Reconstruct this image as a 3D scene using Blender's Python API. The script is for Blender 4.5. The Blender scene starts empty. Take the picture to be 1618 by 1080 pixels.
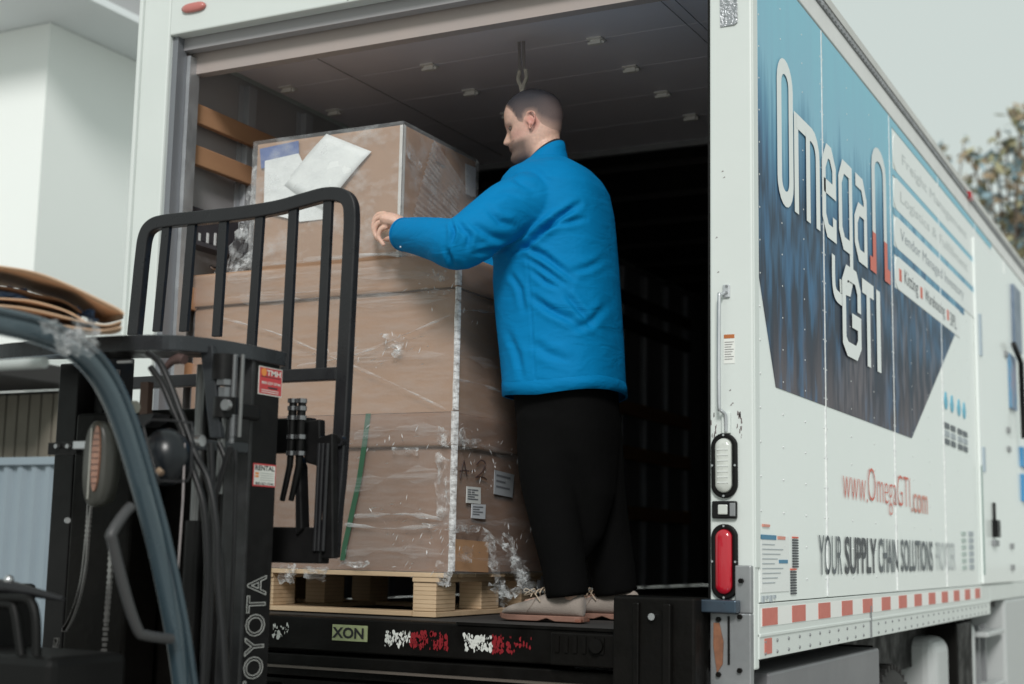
import bpy, bmesh, math, random
import numpy as np
from mathutils import Vector, Matrix
S = bpy.context.scene
COL = S.collection
random.seed(7); RNG = np.random.default_rng(7)

# ------------------------------------------------------------------ camera
YAW, PIT, ROL, FPX = 0.4736, 0.1447, 0.0189, 2250.0
CAM = np.array([1.303, -4.18, 0.239])          # bed of the truck is z = 0, the yard is z = -1.2
FW = np.array([-math.sin(YAW)*math.cos(PIT), math.cos(YAW)*math.cos(PIT), math.sin(PIT)])
_r = np.array([math.cos(YAW), math.sin(YAW), 0.0]); _u = np.cross(_r, FW)
RT = math.cos(ROL)*_r + math.sin(ROL)*_u
UP = -math.sin(ROL)*_r + math.cos(ROL)*_u
cd = bpy.data.cameras.new('camera'); cam = bpy.data.objects.new('camera', cd); COL.objects.link(cam)
cam.matrix_world = Matrix(((RT[0], UP[0], -FW[0], CAM[0]), (RT[1], UP[1], -FW[1], CAM[1]), (RT[2], UP[2], -FW[2], CAM[2]), (0, 0, 0, 1)))
cd.sensor_width = 36; cd.lens = FPX/1618*36; cd.clip_start = 0.05; cd.clip_end = 600
cd.dof.use_dof = True; cd.dof.focus_distance = 4.75; cd.dof.aperture_fstop = 2.0
S.camera = cam

# ------------------------------------------------------------------ light
SUN_DIR = Vector((0.36, -0.76, 0.56)).normalized()
W = bpy.data.worlds.new("World"); S.world = W; W.use_nodes = True
wn = W.node_tree.nodes; wl = W.node_tree.links; wn.clear()
sky = wn.new('ShaderNodeTexSky'); sky.sky_type = 'NISHITA'; sky.sun_disc = False
sky.sun_elevation = math.asin(SUN_DIR.z); sky.sun_rotation = math.atan2(SUN_DIR.x, SUN_DIR.y)
cl = wn.new('ShaderNodeMix'); cl.data_type = 'RGBA'; cl.inputs['Factor'].default_value = 0.96
wl.new(sky.outputs[0], cl.inputs['A']); cl.inputs['B'].default_value = (6.25, 6.95, 6.6, 1)   # even high cloud
bg = wn.new('ShaderNodeBackground'); bg.inputs[1].default_value = 0.1
wo = wn.new('ShaderNodeOutputWorld'); wl.new(cl.outputs['Result'], bg.inputs[0]); wl.new(bg.outputs[0], wo.inputs[0])
sl = bpy.data.lights.new('sun', 'SUN'); sl.energy = 2.2; sl.angle = math.radians(14); sl.color = (1.0, 0.975, 0.945)
sun = bpy.data.objects.new('sun', sl); COL.objects.link(sun); sun.rotation_euler = SUN_DIR.to_track_quat('Z', 'Y').to_euler()
sun.location = (8, -8, 12)
S.view_settings.view_transform = 'Standard'; S.view_settings.look = 'None'
S.view_settings.exposure = 0.0; S.view_settings.gamma = 1.0; S.view_settings.use_curve_mapping = False
S.render.engine = 'CYCLES'; S.cycles.max_bounces = 8; S.cycles.transparent_max_bounces = 16

# ------------------------------------------------------------------ helpers
def ray(px, py): return FW + RT*(px-809)/FPX - UP*(py-540)/FPX
def onY(px, py, Y=0.0):
    r = ray(px, py); return CAM + r*(Y-CAM[1])/r[1]
def onX(px, py, X=0.0):
    r = ray(px, py); return CAM + r*(X-CAM[0])/r[0]
def atd(px, py, d): return CAM + ray(px, py)*d
def pix(p):
    v = np.asarray(p, float) - CAM; d = v@FW
    return np.stack([809+FPX*(v@RT)/d, 540-FPX*(v@UP)/d], -1)

MATS = {}
def mat(name, col, rough=0.6, metal=0.0, col2=None, scale=8.0, mix=0.5, bump=0.0, bscale=40.0, stretch=(1,1,1), detail=4, spec=0.5, coat=0.0, sheen=0.0, rvar=0.0):
    if name in MATS: return MATS[name]
    m = bpy.data.materials.new(name); m.use_nodes = True; N = m.node_tree.nodes; L = m.node_tree.links
    b = N['Principled BSDF']; b.inputs['Base Color'].default_value = (*col, 1); b.inputs['Roughness'].default_value = rough
    b.inputs['Metallic'].default_value = metal; b.inputs['Specular IOR Level'].default_value = spec
    b.inputs['Coat Weight'].default_value = coat
    b.inputs['Sheen Weight'].default_value = sheen
    tc = N.new('ShaderNodeTexCoord'); mp = N.new('ShaderNodeMapping'); mp.inputs['Scale'].default_value = stretch
    L.new(tc.outputs['Object'], mp.inputs['Vector'])
    if col2 is not None:
        n = N.new('ShaderNodeTexNoise'); n.inputs['Scale'].default_value = scale; n.inputs['Detail'].default_value = detail; n.inputs['Roughness'].default_value = 0.6
        L.new(mp.outputs[0], n.inputs['Vector'])
        r = N.new('ShaderNodeValToRGB'); r.color_ramp.elements[0].position = 0.5-mix*0.5; r.color_ramp.elements[1].position = min(0.98, 0.5+mix*0.5)
        r.color_ramp.elements[0].color = (*col, 1); r.color_ramp.elements[1].color = (*col2, 1)
        L.new(n.outputs['Fac'], r.inputs['Fac']); L.new(r.outputs['Color'], b.inputs['Base Color'])
    if rvar:
        n3 = N.new('ShaderNodeTexNoise'); n3.inputs['Scale'].default_value = scale*1.7; n3.inputs['Detail'].default_value = 5
        L.new(mp.outputs[0], n3.inputs['Vector'])
        mr = N.new('ShaderNodeMapRange'); mr.inputs['From Min'].default_value = 0.35; mr.inputs['From Max'].default_value = 0.65
        mr.inputs['To Min'].default_value = max(0.02, rough-rvar); mr.inputs['To Max'].default_value = min(1, rough+rvar)
        L.new(n3.outputs['Fac'], mr.inputs['Value']); L.new(mr.outputs[0], b.inputs['Roughness'])
    if bump:
        n2 = N.new('ShaderNodeTexNoise'); n2.inputs['Scale'].default_value = bscale; n2.inputs['Detail'].default_value = 4
        L.new(mp.outputs[0], n2.inputs['Vector'])
        bp = N.new('ShaderNodeBump'); bp.inputs['Strength'].default_value = bump; bp.inputs['Distance'].default_value = 0.01
        L.new(n2.outputs['Fac'], bp.inputs['Height']); L.new(bp.outputs[0], b.inputs['Normal'])
    MATS[name] = m; return m

class MB:
    def __init__(s): s.v = []; s.f = []; s.sm = []
    def add(s, vs, fs, smooth=False):
        o = len(s.v); s.v += [tuple(float(c) for c in v) for v in vs]
        s.f += [tuple(i+o for i in f) for f in fs]; s.sm += [smooth]*len(fs); return s
    def box(s, x0, x1, y0, y1, z0, z1):
        x0, x1 = sorted((x0, x1)); y0, y1 = sorted((y0, y1)); z0, z1 = sorted((z0, z1))
        v = [(x0,y0,z0),(x1,y0,z0),(x1,y1,z0),(x0,y1,z0),(x0,y0,z1),(x1,y0,z1),(x1,y1,z1),(x0,y1,z1)]
        return s.add(v, [(0,3,2,1),(4,5,6,7),(0,1,5,4),(1,2,6,5),(2,3,7,6),(3,0,4,7)])
    def prism(s, poly, d, smooth=False):
        """closed 3D polygon pushed along vector d (any winding; normals fixed at build)"""
        n = len(poly); d = np.array(d, float); a = [np.array(p, float) for p in poly]; b = [p+d for p in a]
        fs = [tuple(range(n)), tuple(range(2*n-1, n-1, -1))] + [(i, (i+1) % n + 0, (i+1) % n + n, i+n) for i in range(n)]
        return s.add(a+b, fs, smooth)
    def tube(s, path, r, seg=8, cap=True, smooth=True, flat=None):
        P = [np.array(p, float) for p in path]; n = len(P); R = r if hasattr(r, '__len__') else [r]*n
        T = [P[min(i+1, n-1)]-P[max(i-1, 0)] for i in range(n)]; T = [t/(np.linalg.norm(t)+1e-9) for t in T]
        ref = np.array([0, 0, 1.0]) if abs(T[0][2]) < 0.9 else np.array([0, 1.0, 0])
        u = np.cross(T[0], ref); u /= np.linalg.norm(u); vs = []
        for i in range(n):
            u = u - T[i]*(u@T[i]); u /= np.linalg.norm(u); w = np.cross(T[i], u)
            for k in range(seg):
                a = 2*math.pi*k/seg; vs.append(P[i] + R[i]*(math.cos(a)*u + math.sin(a)*w*(flat or 1)))
        fs = [(i*seg+k, i*seg+(k+1) % seg, (i+1)*seg+(k+1) % seg, (i+1)*seg+k) for i in range(n-1) for k in range(seg)]
        s.add(vs, fs, smooth)
        if cap: s.add(vs[:seg], [tuple(range(seg-1, -1, -1))]); s.add(vs[-seg:], [tuple(range(seg))])
        return s
    def loft(s, rings, cap=True, smooth=True):
        k = len(rings[0]); n = len(rings); vs = [p for r in rings for p in r]
        fs = [(i*k+j, i*k+(j+1) % k, (i+1)*k+(j+1) % k, (i+1)*k+j) for i in range(n-1) for j in range(k)]
        if cap: fs += [tuple(range(k-1, -1, -1)), tuple(range((n-1)*k, n*k))]
        return s.add(vs, fs, smooth)
    def ball(s, c, r, seg=16, rings=10, sc=(1,1,1)):
        R = []
        for i in range(1, rings):
            t = math.pi*i/rings
            R.append([(c[0]+r*sc[0]*math.sin(t)*math.cos(2*math.pi*k/seg), c[1]+r*sc[1]*math.sin(t)*math.sin(2*math.pi*k/seg), c[2]+r*sc[2]*math.cos(t)) for k in range(seg)])
        return s.loft(R)
    def build(s, name, m, parent=None, bevel=0.0, seg=2, solid=0.0, weld=False):
        me = bpy.data.meshes.new(name); me.from_pydata(s.v, [], s.f); 
        bm = bmesh.new(); bm.from_mesh(me)
        if weld: bmesh.ops.remove_doubles(bm, verts=bm.verts, dist=1e-5)
        bmesh.ops.recalc_face_normals(bm, faces=bm.faces); bm.to_mesh(me); bm.free()
        if not weld: me.polygons.foreach_set('use_smooth', s.sm)
        else: me.polygons.foreach_set('use_smooth', [any(s.sm)]*len(me.polygons))
        me.update(); me.materials.append(m)
        o = bpy.data.objects.new(name, me); COL.objects.link(o)
        if parent: o.parent = parent
        if bevel:
            b = o.modifiers.new('bevel', 'BEVEL'); b.width = bevel; b.segments = seg; b.limit_method = 'ANGLE'; b.angle_limit = math.radians(40)
        return o
def tag(o, label=None, cat=None, group=None, kind=None):
    if label: o['label'] = label
    if cat: o['category'] = cat
    if group: o['group'] = group
    if kind: o['kind'] = kind
    return o
def thing(name, label, cat, group=None, loc=None):
    o = bpy.data.objects.new(name, None); COL.objects.link(o); o.empty_display_size = 0.1
    return tag(o, label, cat, group)
def bx(name, m, parent, x0, x1, y0, y1, z0, z1, bevel=0.0): return MB().box(x0, x1, y0, y1, z0, z1).build(name, m, parent, bevel)
def catmull(P, n=6, closed=False):
    P = [np.array(p, float) for p in P]; out = []; m = len(P)
    for i in range(m if closed else m-1):
        p0 = P[(i-1) % m] if closed or i > 0 else P[0]; p1 = P[i]; p2 = P[(i+1) % m]
        p3 = P[(i+2) % m] if closed or i+2 < m else P[-1]
        for k in range(n):
            t = k/n; out.append(0.5*((2*p1)+(-p0+p2)*t+(2*p0-5*p1+4*p2-p3)*t*t+(-p0+3*p1-3*p2+p3)*t**3))
    if not closed: out.append(P[-1])
    return out
def text_mesh(name, s, m, parent, x0, x1, y0, y1, fn, depth=0.0015, bold=0.0, outline=0.0, spacing=1.0):
    """type set in the built-in face, fitted to the box x0..x1, y0..y1 of a flat surface; fn(u, v, w) -> world"""
    c = bpy.data.curves.new(name, 'FONT'); c.body = s; c.space_character = spacing; c.resolution_u = 3
    if outline: c.fill_mode = 'NONE'; c.bevel_depth = outline; c.bevel_resolution = 1
    elif bold: c.offset = bold
    t = bpy.data.objects.new(name, c); COL.objects.link(t); dg = bpy.context.evaluated_depsgraph_get(); dg.update()
    me = bpy.data.meshes.new_from_object(t.evaluated_get(dg)); bpy.data.objects.remove(t)
    n = len(me.vertices); co = np.empty(n*3); me.vertices.foreach_get('co', co); co = co.reshape(-1, 3)
    lo = co.min(0); hi = co.max(0)
    u = x0+(co[:, 0]-lo[0])/(hi[0]-lo[0])*(x1-x0); v = y0+(co[:, 1]-lo[1])/(hi[1]-lo[1])*(y1-y0)
    w = co[:, 2]*(x1-x0)/(hi[0]-lo[0]) if outline else co[:, 2]*0+depth
    me.vertices.foreach_set('co', np.array([fn(a, b, d) for a, b, d in zip(u, v, w)]).ravel()); me.update()
    me.materials.clear(); me.materials.append(m)
    o = bpy.data.objects.new(name, me); COL.objects.link(o); o.parent = parent; return o
def evaluated(o):
    dg = bpy.context.evaluated_depsgraph_get(); dg.update()
    me = bpy.data.meshes.new_from_object(o.evaluated_get(dg)); old = o.data; o.modifiers.clear(); o.data = me; return o

# materials
white = mat('white_paint', (0.67,0.71,0.69), 0.38, 0, (0.62,0.66,0.64), 3.0, 0.7, 0.02, 60, coat=0.2)
white_panel = mat('white_side_panel', (0.83,0.87,0.85), 0.33, 0, (0.79,0.835,0.815), 1.4, 0.8, 0.015, 12, coat=0.3)
gel = mat('off_white_roof', (0.62,0.62,0.6), 0.6, 0, (0.5,0.5,0.48), 5)
alu = mat('aluminium', (0.62,0.64,0.66), 0.42, 0.75, (0.5,0.52,0.54), 9, 0.6, 0.03, 60, rvar=0.12)
galv = mat('galvanised_steel', (0.34,0.35,0.36), 0.5, 0.55, (0.22,0.225,0.235), 7, 0.7, 0.05, 30, rvar=0.15)
black = mat('black_paint', (0.006,0.006,0.0065), 0.40, 0, (0.012,0.0115,0.0115), 12, 0.8, 0.04, 90, rvar=0.12, spec=0.2)
blacksteel = mat('worn_black_steel', (0.0025,0.0025,0.0025), 0.5, 0, (0.007,0.006,0.005), 6, 0.9, 0.12, 50, rvar=0.15, spec=0.12)
blackmatt = mat('black_rubber', (0.005,0.005,0.005), 0.5, 0, None, bump=0.05, spec=0.2)
bar_black = mat('satin_black_bar', (0.013,0.013,0.015), 0.33, 0, (0.02,0.02,0.022), 14, 0.8, 0.03, 120, rvar=0.08, spec=0.35)
chrome = mat('bright_steel', (0.62,0.62,0.64), 0.22, 1.0, None, bump=0.02)
wood = mat('slat_wood', (0.52,0.29,0.16), 0.65, 0, (0.42,0.22,0.12), 6, 0.7, 0.1, 40, (1, 0.12, 1))
pine = mat('pallet_wood', (0.68,0.51,0.34), 0.75, 0, (0.46,0.32,0.19), 9, 0.8, 0.15, 40, (0.2, 1, 1.5))
liner = mat('grey_liner', (0.42,0.41,0.42), 0.6, 0, (0.36,0.35,0.36), 4, 0.8, 0.05, 25)
doorp = mat('door_panel_grey', (0.84,0.82,0.88), 0.45, 0, (0.78,0.76,0.82), 5, 0.8, 0.04, 25)
dark = mat('dark_interior', (0.03,0.03,0.031), 0.8, 0, (0.045,0.042,0.04), 6)  # dark floor colour; on deep walls and ceiling it paints the shade
bounce_ground = mat('pale_bounce_yard', (0.44,0.43,0.41), 0.9, 0, (0.36,0.35,0.335), 30, 0.7, 0.2, 200)  # unseen yard, made pale to bounce light up into the truck
rubber = mat('tyre_rubber', (0.015,0.015,0.015), 0.8, 0, (0.03,0.028,0.026), 20, 0.7, 0.1, 60)

# ------------------------------------------------------------------ setting
g = MB(); g.add([(-200,-200,-1.2),(200,-200,-1.2),(200,300,-1.2),(-200,300,-1.2)], [(0,1,2,3)])
tag(g.build('ground', bounce_ground), kind='structure')
# ------------------------------------------------------------------ the box truck
T = thing('box_truck', 'white box truck with open rear, printed blue side graphic and red lettering', 'truck')
def part(mb, name, m, parent=T, bevel=0.0, **k):
    return mb.build(name, m, parent, bevel, **k)
LEN = 6.4; ROOF = 2.262
# shell
part(MB().box(-2.498,-2.42,0.03,LEN,0.0,2.24), 'left_wall', white)
part(MB().box(-2.498,-0.002,0.05,LEN,ROOF+0.04,ROOF+0.075), 'roof', gel)
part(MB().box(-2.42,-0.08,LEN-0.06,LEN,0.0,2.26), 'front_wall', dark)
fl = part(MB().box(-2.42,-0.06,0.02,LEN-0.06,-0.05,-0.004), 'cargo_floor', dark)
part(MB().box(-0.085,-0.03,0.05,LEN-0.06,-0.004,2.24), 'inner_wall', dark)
# right side: the skin panels, each with its rivets
seams = [0.02, 0.808, 1.938, 3.068, 4.198, 5.328, LEN]
for a, b in zip(seams[:-1], seams[1:]):
    p = part(MB().box(-0.028,0.0,a+0.0025,b-0.0025,0.095,2.160), 'side_panel', white_panel, bevel=0.002)
    r = MB()
    for yy in (a+0.02, b-0.02, a+(b-a)/3, a+(b-a)*2/3):
        z = 0.16
        while z < 2.13:
            r.tube([(0.0,yy,z),(0.0035,yy,z)], [0.0042,0.0025], 6); z += 0.105
    rr = r.build('rivet_row', mat('rivet_alu', (0.66,0.68,0.68), 0.4, 0.3), p); tag(rr, kind='stuff')
seam_m = mat('seam_strip', (0.80,0.82,0.81), 0.5, 0, (0.62,0.64,0.65), 45, 0.25, stretch=(1,1,1))
for y in seams[1:-1]:
    part(MB().box(-0.02,0.0045,y-0.0045,y+0.0045,0.10,2.155), 'seam_strip', seam_m)
# top rail, two steps with a grey cover edge
part(MB().box(-0.04,0.006,0.02,LEN,2.163,2.245), 'top_rail', mat('rail_white', (0.74,0.74,0.73), 0.45, 0, (0.66,0.66,0.65), 6), bevel=0.003)
e = MB().box(-0.05,0.012,0.02,LEN,2.246,2.268)
y = 0.08
while y < LEN:
    e.box(-0.02,0.015,y,y+0.022,2.250,2.266); y += 0.045
part(e, 'roof_edge', galv)
for y in (3.93,):
    part(MB().box(0.0,0.03,y,y+0.09,2.245,2.285), 'marker_lamp', mat('red_lens', (0.38,0.012,0.02), 0.25, coat=0.5), bevel=0.006)
# bottom rail with rivet heads
rail = part(MB().box(-0.05,0.004,0.004,4.35,-0.071,0.092).box(-0.05,0.008,0.004,4.35,-0.006,0.004), 'bottom_rail', white, bevel=0.002)
part(MB().box(-0.05,0.004,4.36,LEN,0.0,0.092), 'bottom_rail', white, bevel=0.002)
r = MB(); y = 0.06
while y < 4.3:
    for z in (-0.056, -0.022): r.tube([(0.004,y,z),(0.008,y,z)], [0.0065,0.004], 6)
    y += 0.125
tag(r.build('rivet_row', galv, rail), kind='stuff')
part(MB().box(0.0,0.009,1.42,1.435,-0.071,0.05), 'rail_joint', galv)
tape_w = mat('tape_white', (0.80,0.80,0.78), 0.4); tape_r = mat('tape_red', (0.58,0.16,0.12), 0.45, 0, (0.52,0.12,0.09), 40)
part(MB().box(0.0,0.0055,0.02,4.05,0.024,0.080), 'reflective_tape', tape_w)
y = 0.03
while y < 4.02:
    part(MB().box(0.0,0.0070,y,y+0.155,0.026,0.078), 'red_tape_block', tape_r); y += 0.318
part(MB().box(0.0,0.0065,0.055,0.125,-0.058,-0.012), 'red_tape_block', tape_r)
for y in (5.9, 6.2): part(MB().box(0.0,0.0065,y,y+0.10,0.03,0.075), 'red_tape_block', tape_r)

# rear frame
part(MB().box(-0.138,0.0,-0.028,0.018,-0.10,2.60), 'right_post', white, bevel=0.006)
part(MB().box(-0.150,-0.140,-0.01,0.06,0.0,2.2), 'door_seal', blackmatt)
part(MB().box(-0.006,0.0035,-0.02,0.024,0.2,2.2), 'post_edge_strip', white)
part(MB().box(-2.50,-2.362,-0.028,0.030,-0.10,2.60), 'left_post', white, bevel=0.008)
part(MB().box(-2.516,-2.498,-0.04,0.022,-0.1,2.60), 'left_post_cap', white, bevel=0.005)
part(MB().box(-2.362,-2.336,-0.005,0.05,0.0,2.212), 'door_track', mat('track_grey', (0.20,0.21,0.23), 0.5, 0.3))
part(MB().box(-2.345,-2.318,0.052,0.11,0.0,2.15), 'track_flange', alu)
part(MB().box(-2.362,-0.138,-0.028,0.03,2.212,2.60), 'rear_header', white, bevel=0.006)
part(MB().box(-2.36,-0.14,0.031,0.075,2.165,2.225), 'header_lip', mat('lip_grey', (0.34,0.33,0.34), 0.5, 0.1))
part(MB().box(-2.34,-0.15,0.09,0.135,2.085,2.175), 'door_bottom_rail', mat('rusty_door_rail', (0.42,0.35,0.32), 0.6, 0, (0.36,0.32,0.31), 5, 0.8))
part(MB().box(-1.53,-1.524,-0.031,-0.026,2.22,2.60), 'header_joint', galv)
h = onY(315,16); m_ = MB()
m_.loft([[(h[0]+0.058*math.copysign(abs(math.cos(a))**0.6, math.cos(a))*s, -0.03-dy, h[2]+0.019*math.sin(a)*s) for a in np.linspace(0, 2*math.pi, 20, endpoint=False)] for s, dy in ((1,0),(1,0.008),(0.7,0.014))])
part(m_, 'header_marker', mat('faded_red_lens', (0.50,0.16,0.14), 0.35, coat=0.4))

# roll-up door, open overhead: sections with hinges
DZ = 2.185
for k in range(6):
    y0 = 0.04 if k == 0 else 0.268+0.355*(k-1)
    y1 = 0.268+0.355*k
    part(MB().box(-2.34,-0.14,y0+0.0012,y1-0.0012,DZ,DZ+0.022), 'door_section', doorp, bevel=0.0012)
hinge_m = mat('hinge_steel', (0.80,0.79,0.76), 0.5, 0.0)
for X in (-2.262, -1.56, -0.82):
    for k in range(5):
        y = 0.268+0.355*k
        hg = MB().box(X-0.03,X+0.03,y-0.028,y+0.028,DZ-0.006,DZ-0.001).box(X-0.022,X+0.022,y-0.012,y+0.010,DZ-0.022,DZ-0.004)
        hg.tube([(X-0.034,y,DZ-0.014),(X+0.034,y,DZ-0.014)], 0.007, 8)
        part(hg, 'door_hinge', hinge_m)
for X in (-1.92, -0.45):      # roller shafts / counterbalance cables beside the sections
    part(MB().tube([(X,0.15,DZ-0.012),(X+0.02,1.1,DZ-0.012),(X+0.03,1.9,DZ-0.010)], 0.0016, 6), 'door_cable', galv)
part(MB().tube([(-0.40,0.15,DZ-0.012),(-0.38,1.5,DZ-0.012)], 0.0016, 6), 'door_cable', galv)
part(MB().box(-2.34,-0.14,2.04,2.07,DZ-0.03,DZ+0.03), 'door_top_rail', galv)
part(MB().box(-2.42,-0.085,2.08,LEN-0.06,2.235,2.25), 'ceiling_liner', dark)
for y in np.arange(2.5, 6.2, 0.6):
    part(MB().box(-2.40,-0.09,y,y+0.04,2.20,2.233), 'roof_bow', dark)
for z in np.arange(0.35, 2.1, 0.3):
    part(MB().box(-2.36,-0.1,LEN-0.085,LEN-0.061,z,z+0.09), 'front_slat', mat('shaded_slat', (0.06,0.045,0.035), 0.7))  # front slats carry the interior shade in their colour
# pull strap with a knotted rope end
sx, sy = -0.93, 0.36
s0 = onY(826,20,0.47); s1 = onY(826,112,0.47)
st = MB()
for dx in (-0.012, 0.006): st.add([(s0[0]+dx-0.006,0.47,2.16),(s0[0]+dx+0.006,0.47,2.16),(s1[0]+dx+0.005,0.47,s1[2]),(s1[0]+dx-0.005,0.47,s1[2])], [(0,1,2,3)])
sp = part(st, 'pull_strap', mat('strap_web', (0.20,0.18,0.18), 0.8), solid=0)
so = sp.modifiers.new('s', 'SOLIDIFY'); so.thickness = 0.003
lp = catmull([(s1[0]-0.012,0.47,s1[2]+0.004),(s1[0]-0.018,0.47,s1[2]-0.03),(s1[0]-0.006,0.47,s1[2]-0.062),(s1[0],0.47,s1[2]-0.10),(s1[0]+0.004,0.47,s1[2]-0.06),(s1[0]+0.016,0.47,s1[2]-0.03),(s1[0]+0.012,0.47,s1[2]+0.004)], 5)
part(MB().tube(lp, 0.008, 8), 'rope_loop', mat('rope', (0.62,0.57,0.50), 0.9, 0, (0.28,0.25,0.22), 120, 0.6, 0.3, 200))

# inside of the left wall: liner, posts, slats, slotted track
part(MB().box(-2.418,-2.405,0.06,LEN-0.08,0.0,2.2), 'wall_liner', liner)
for k in range(14):
    y = 0.50+0.415*k
    pb = MB().box(-2.404,-2.372,y,y+0.055,0.0,2.17).box(-2.404,-2.398,y-0.03,y,0.0,2.17).box(-2.404,-2.398,y+0.055,y+0.085,0.0,2.17)
    part(pb, 'wall_post', mat('post_grey', (0.48,0.50,0.53), 0.5, 0.2, (0.42,0.44,0.47), 6), bevel=0.002)
part(MB().box(-2.371,-2.345,0.112,0.86,1.905,1.985), 'wood_slat', wood, bevel=0.004)
part(MB().box(-2.371,-2.345,0.112,0.56,1.735,1.815), 'wood_slat', wood, bevel=0.004)
part(MB().box(-2.371,-2.350,0.84,0.90,1.955,2.0), 'slat_offcut', wood, bevel=0.004)
for z in (0.45, 0.85, 1.15):
    part(MB().box(-2.371,-2.345,0.112,5.9,z,z+0.09), 'wood_slat', wood, bevel=0.004)
for z in (1.905, 1.735): part(MB().box(-2.371,-2.345,1.4,5.9,z,z+0.08), 'wood_slat', mat('shaded_slat', (0.06,0.045,0.035), 0.7))  # deeper run of slats, with shade put into the wood colour
tr = part(MB().box(-2.372,-2.362,0.112,1.6,1.44,1.57), 'slotted_track', mat('track_dark', (0.075,0.07,0.08), 0.5, 0.2), bevel=0.003)
for px_ in (289, 315, 328, 340): 
    q = onX(px_, 378, -2.361); MB().box(-2.362,-2.3595,q[1]-0.006,q[1]+0.006,q[2]-0.03,q[2]+0.026).build('track_slot', mat('slot_light', (0.85,0.86,0.86), 0.4), tr)
part(MB().box(-2.372,-2.30,0.112,1.3,1.400,1.418), 'wall_shelf', mat('track_dark', (0,0,0)))
hk = [onX(*q, -2.33) for q in ((332,420),(338,424),(345,420),(349,412),(350,404))]
part(MB().tube(catmull(hk, 4), 0.006, 6), 'tie_down_hook', chrome)

# rear sill and lift gate
part(MB().box(-2.36,-0.40,-0.075,0.02,-0.115,-0.002), 'rear_sill', blacksteel, bevel=0.006)
part(MB().box(-2.36,-0.30,-0.09,0.0,-0.20,-0.128), 'gate_beam', blacksteel, bevel=0.004)
part(MB().box(-2.36,-0.30,-0.12,-0.095,-0.172,-0.165), 'gate_edge', mat('edge_wear', (0.12,0.10,0.085), 0.5, 0.2))
part(MB().box(-2.36,-0.3,-0.08,0.6,-0.50,-0.21), 'gate_platform', blacksteel, bevel=0.004)
part(MB().box(-0.98,-0.42,-0.082,-0.077,-0.005,0.004), 'sill_plate', blacksteel)
# worn reflective stickers on the sill: ragged flakes
def flakes(x0, x1, z0, z1, n, m, name, seed):
    rg = random.Random(seed); mb = MB()
    for i in range(int(n*3)):
        x = rg.uniform(x0, x1); z = rg.uniform(z0, z1); r = rg.uniform(0.0015, 0.0085); k = rg.randint(4, 8); ax = rg.uniform(0.4, 1.2)
        mb.add([(x+r*ax*rg.uniform(.4,1.2)*math.cos(a), -0.0765-0.0002*(i % 5), z+r*rg.uniform(.7,1.7)*math.sin(a)) for a in [2*math.pi*j/k for j in range(k)]], [tuple(range(k))])
    return tag(part(mb, name, m), kind='stuff')
def sx_(p): return onY(p, 1000, -0.076)[0]
stw = mat('worn_sticker_white', (0.62,0.63,0.60), 0.6); str_ = mat('worn_sticker_red', (0.22,0.008,0.014), 0.5)
def seg(a, b, n, m, nm, sd, zz=(-0.085,-0.035)): flakes(sx_(a), sx_(b), zz[0], zz[1], n, m, nm, sd)
seg(431,456,10,stw,'worn_sticker',1,(-0.075,-0.03)); seg(609,648,22,stw,'worn_sticker',2); seg(648,676,22,str_,'worn_sticker',3)
seg(680,708,20,str_,'worn_sticker',4); seg(733,780,30,stw,'worn_sticker',5); seg(778,797,18,str_,'worn_sticker',6); seg(800,840,7,str_,'worn_sticker',7)
# green-cream plate on the sill with worn black letters
ka = onY(526,986,-0.078); kb = onY(580,1014,-0.078)
kp = part(MB().box(ka[0],kb[0],-0.080,-0.0755,kb[2],ka[2]), 'sill_plate', mat('pale_green_sticker', (0.42,0.47,0.25), 0.6, 0, (0.30,0.34,0.18), 40))
text_mesh('lettering', 'XON', mat('print_black', (0.012,0.012,0.013), 0.6), kp, ka[0]+0.001, kb[0]-0.012, kb[2]+0.008, ka[2]-0.008, lambda u, v, w: (u,-0.0805-w,v), bold=0.03)

# right-hand gate bracket, step and galvanised plate
bk = MB().box(-0.40,-0.14,-0.16,-0.03,-0.55,0.108)
part(bk, 'gate_bracket', blacksteel, bevel=0.008)
part(MB().box(-0.33,-0.31,-0.175,-0.16,-0.5,0.09).box(-0.23,-0.205,-0.19,-0.16,-0.5,0.09), 'bracket_rib', blacksteel, bevel=0.004)
part(MB().tube([(-0.27,-0.162,0.05),(-0.27,-0.175,0.05)], 0.011, 8), 'bracket_bolt', chrome)
part(MB().box(-0.62,-0.40,-0.13,-0.05,-0.11,-0.01).tube([(-0.46,-0.13,-0.045),(-0.46,-0.15,-0.045)], 0.022, 12), 'gate_pump', blacksteel, bevel=0.005)
for k in range(6): part(MB().box(-0.60+0.03*k,-0.588+0.03*k,-0.137,-0.13,-0.07,-0.02), 'pump_fin', blacksteel)
part(MB().box(-0.17,-0.035,-0.10,-0.028,0.066,0.103), 'corner_step', mat('blue_grey_steel', (0.06,0.10,0.14), 0.3, 0.5, (0.05,0.06,0.08), 8, rvar=0.1), bevel=0.004)
pl = part(MB().box(-0.128,-0.002,-0.06,-0.028,-0.6,0.065).box(-0.052,-0.002,-0.055,-0.029,0.065,0.205), 'corner_plate', galv, bevel=0.004)
for a, b, c, d in ((-0.118,-0.075,-0.118,0.03),):
    part(MB().prism([(-0.115,-0.061,0.035),(-0.098,-0.061,0.035),(-0.085,-0.061,-0.02),(-0.088,-0.061,-0.085),(-0.105,-0.061,-0.11),(-0.116,-0.061,-0.03)], (0,-0.004,0)), 'brown_reflector', mat('reflector_brown', (0.30,0.13,0.07), 0.8, 0, (0.16,0.07,0.04), 30))  # brown reflector on the corner plate
    part(MB().box(-0.072,-0.066,-0.064,-0.06,-0.085,0.055), 'plate_slot', blackmatt)
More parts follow.
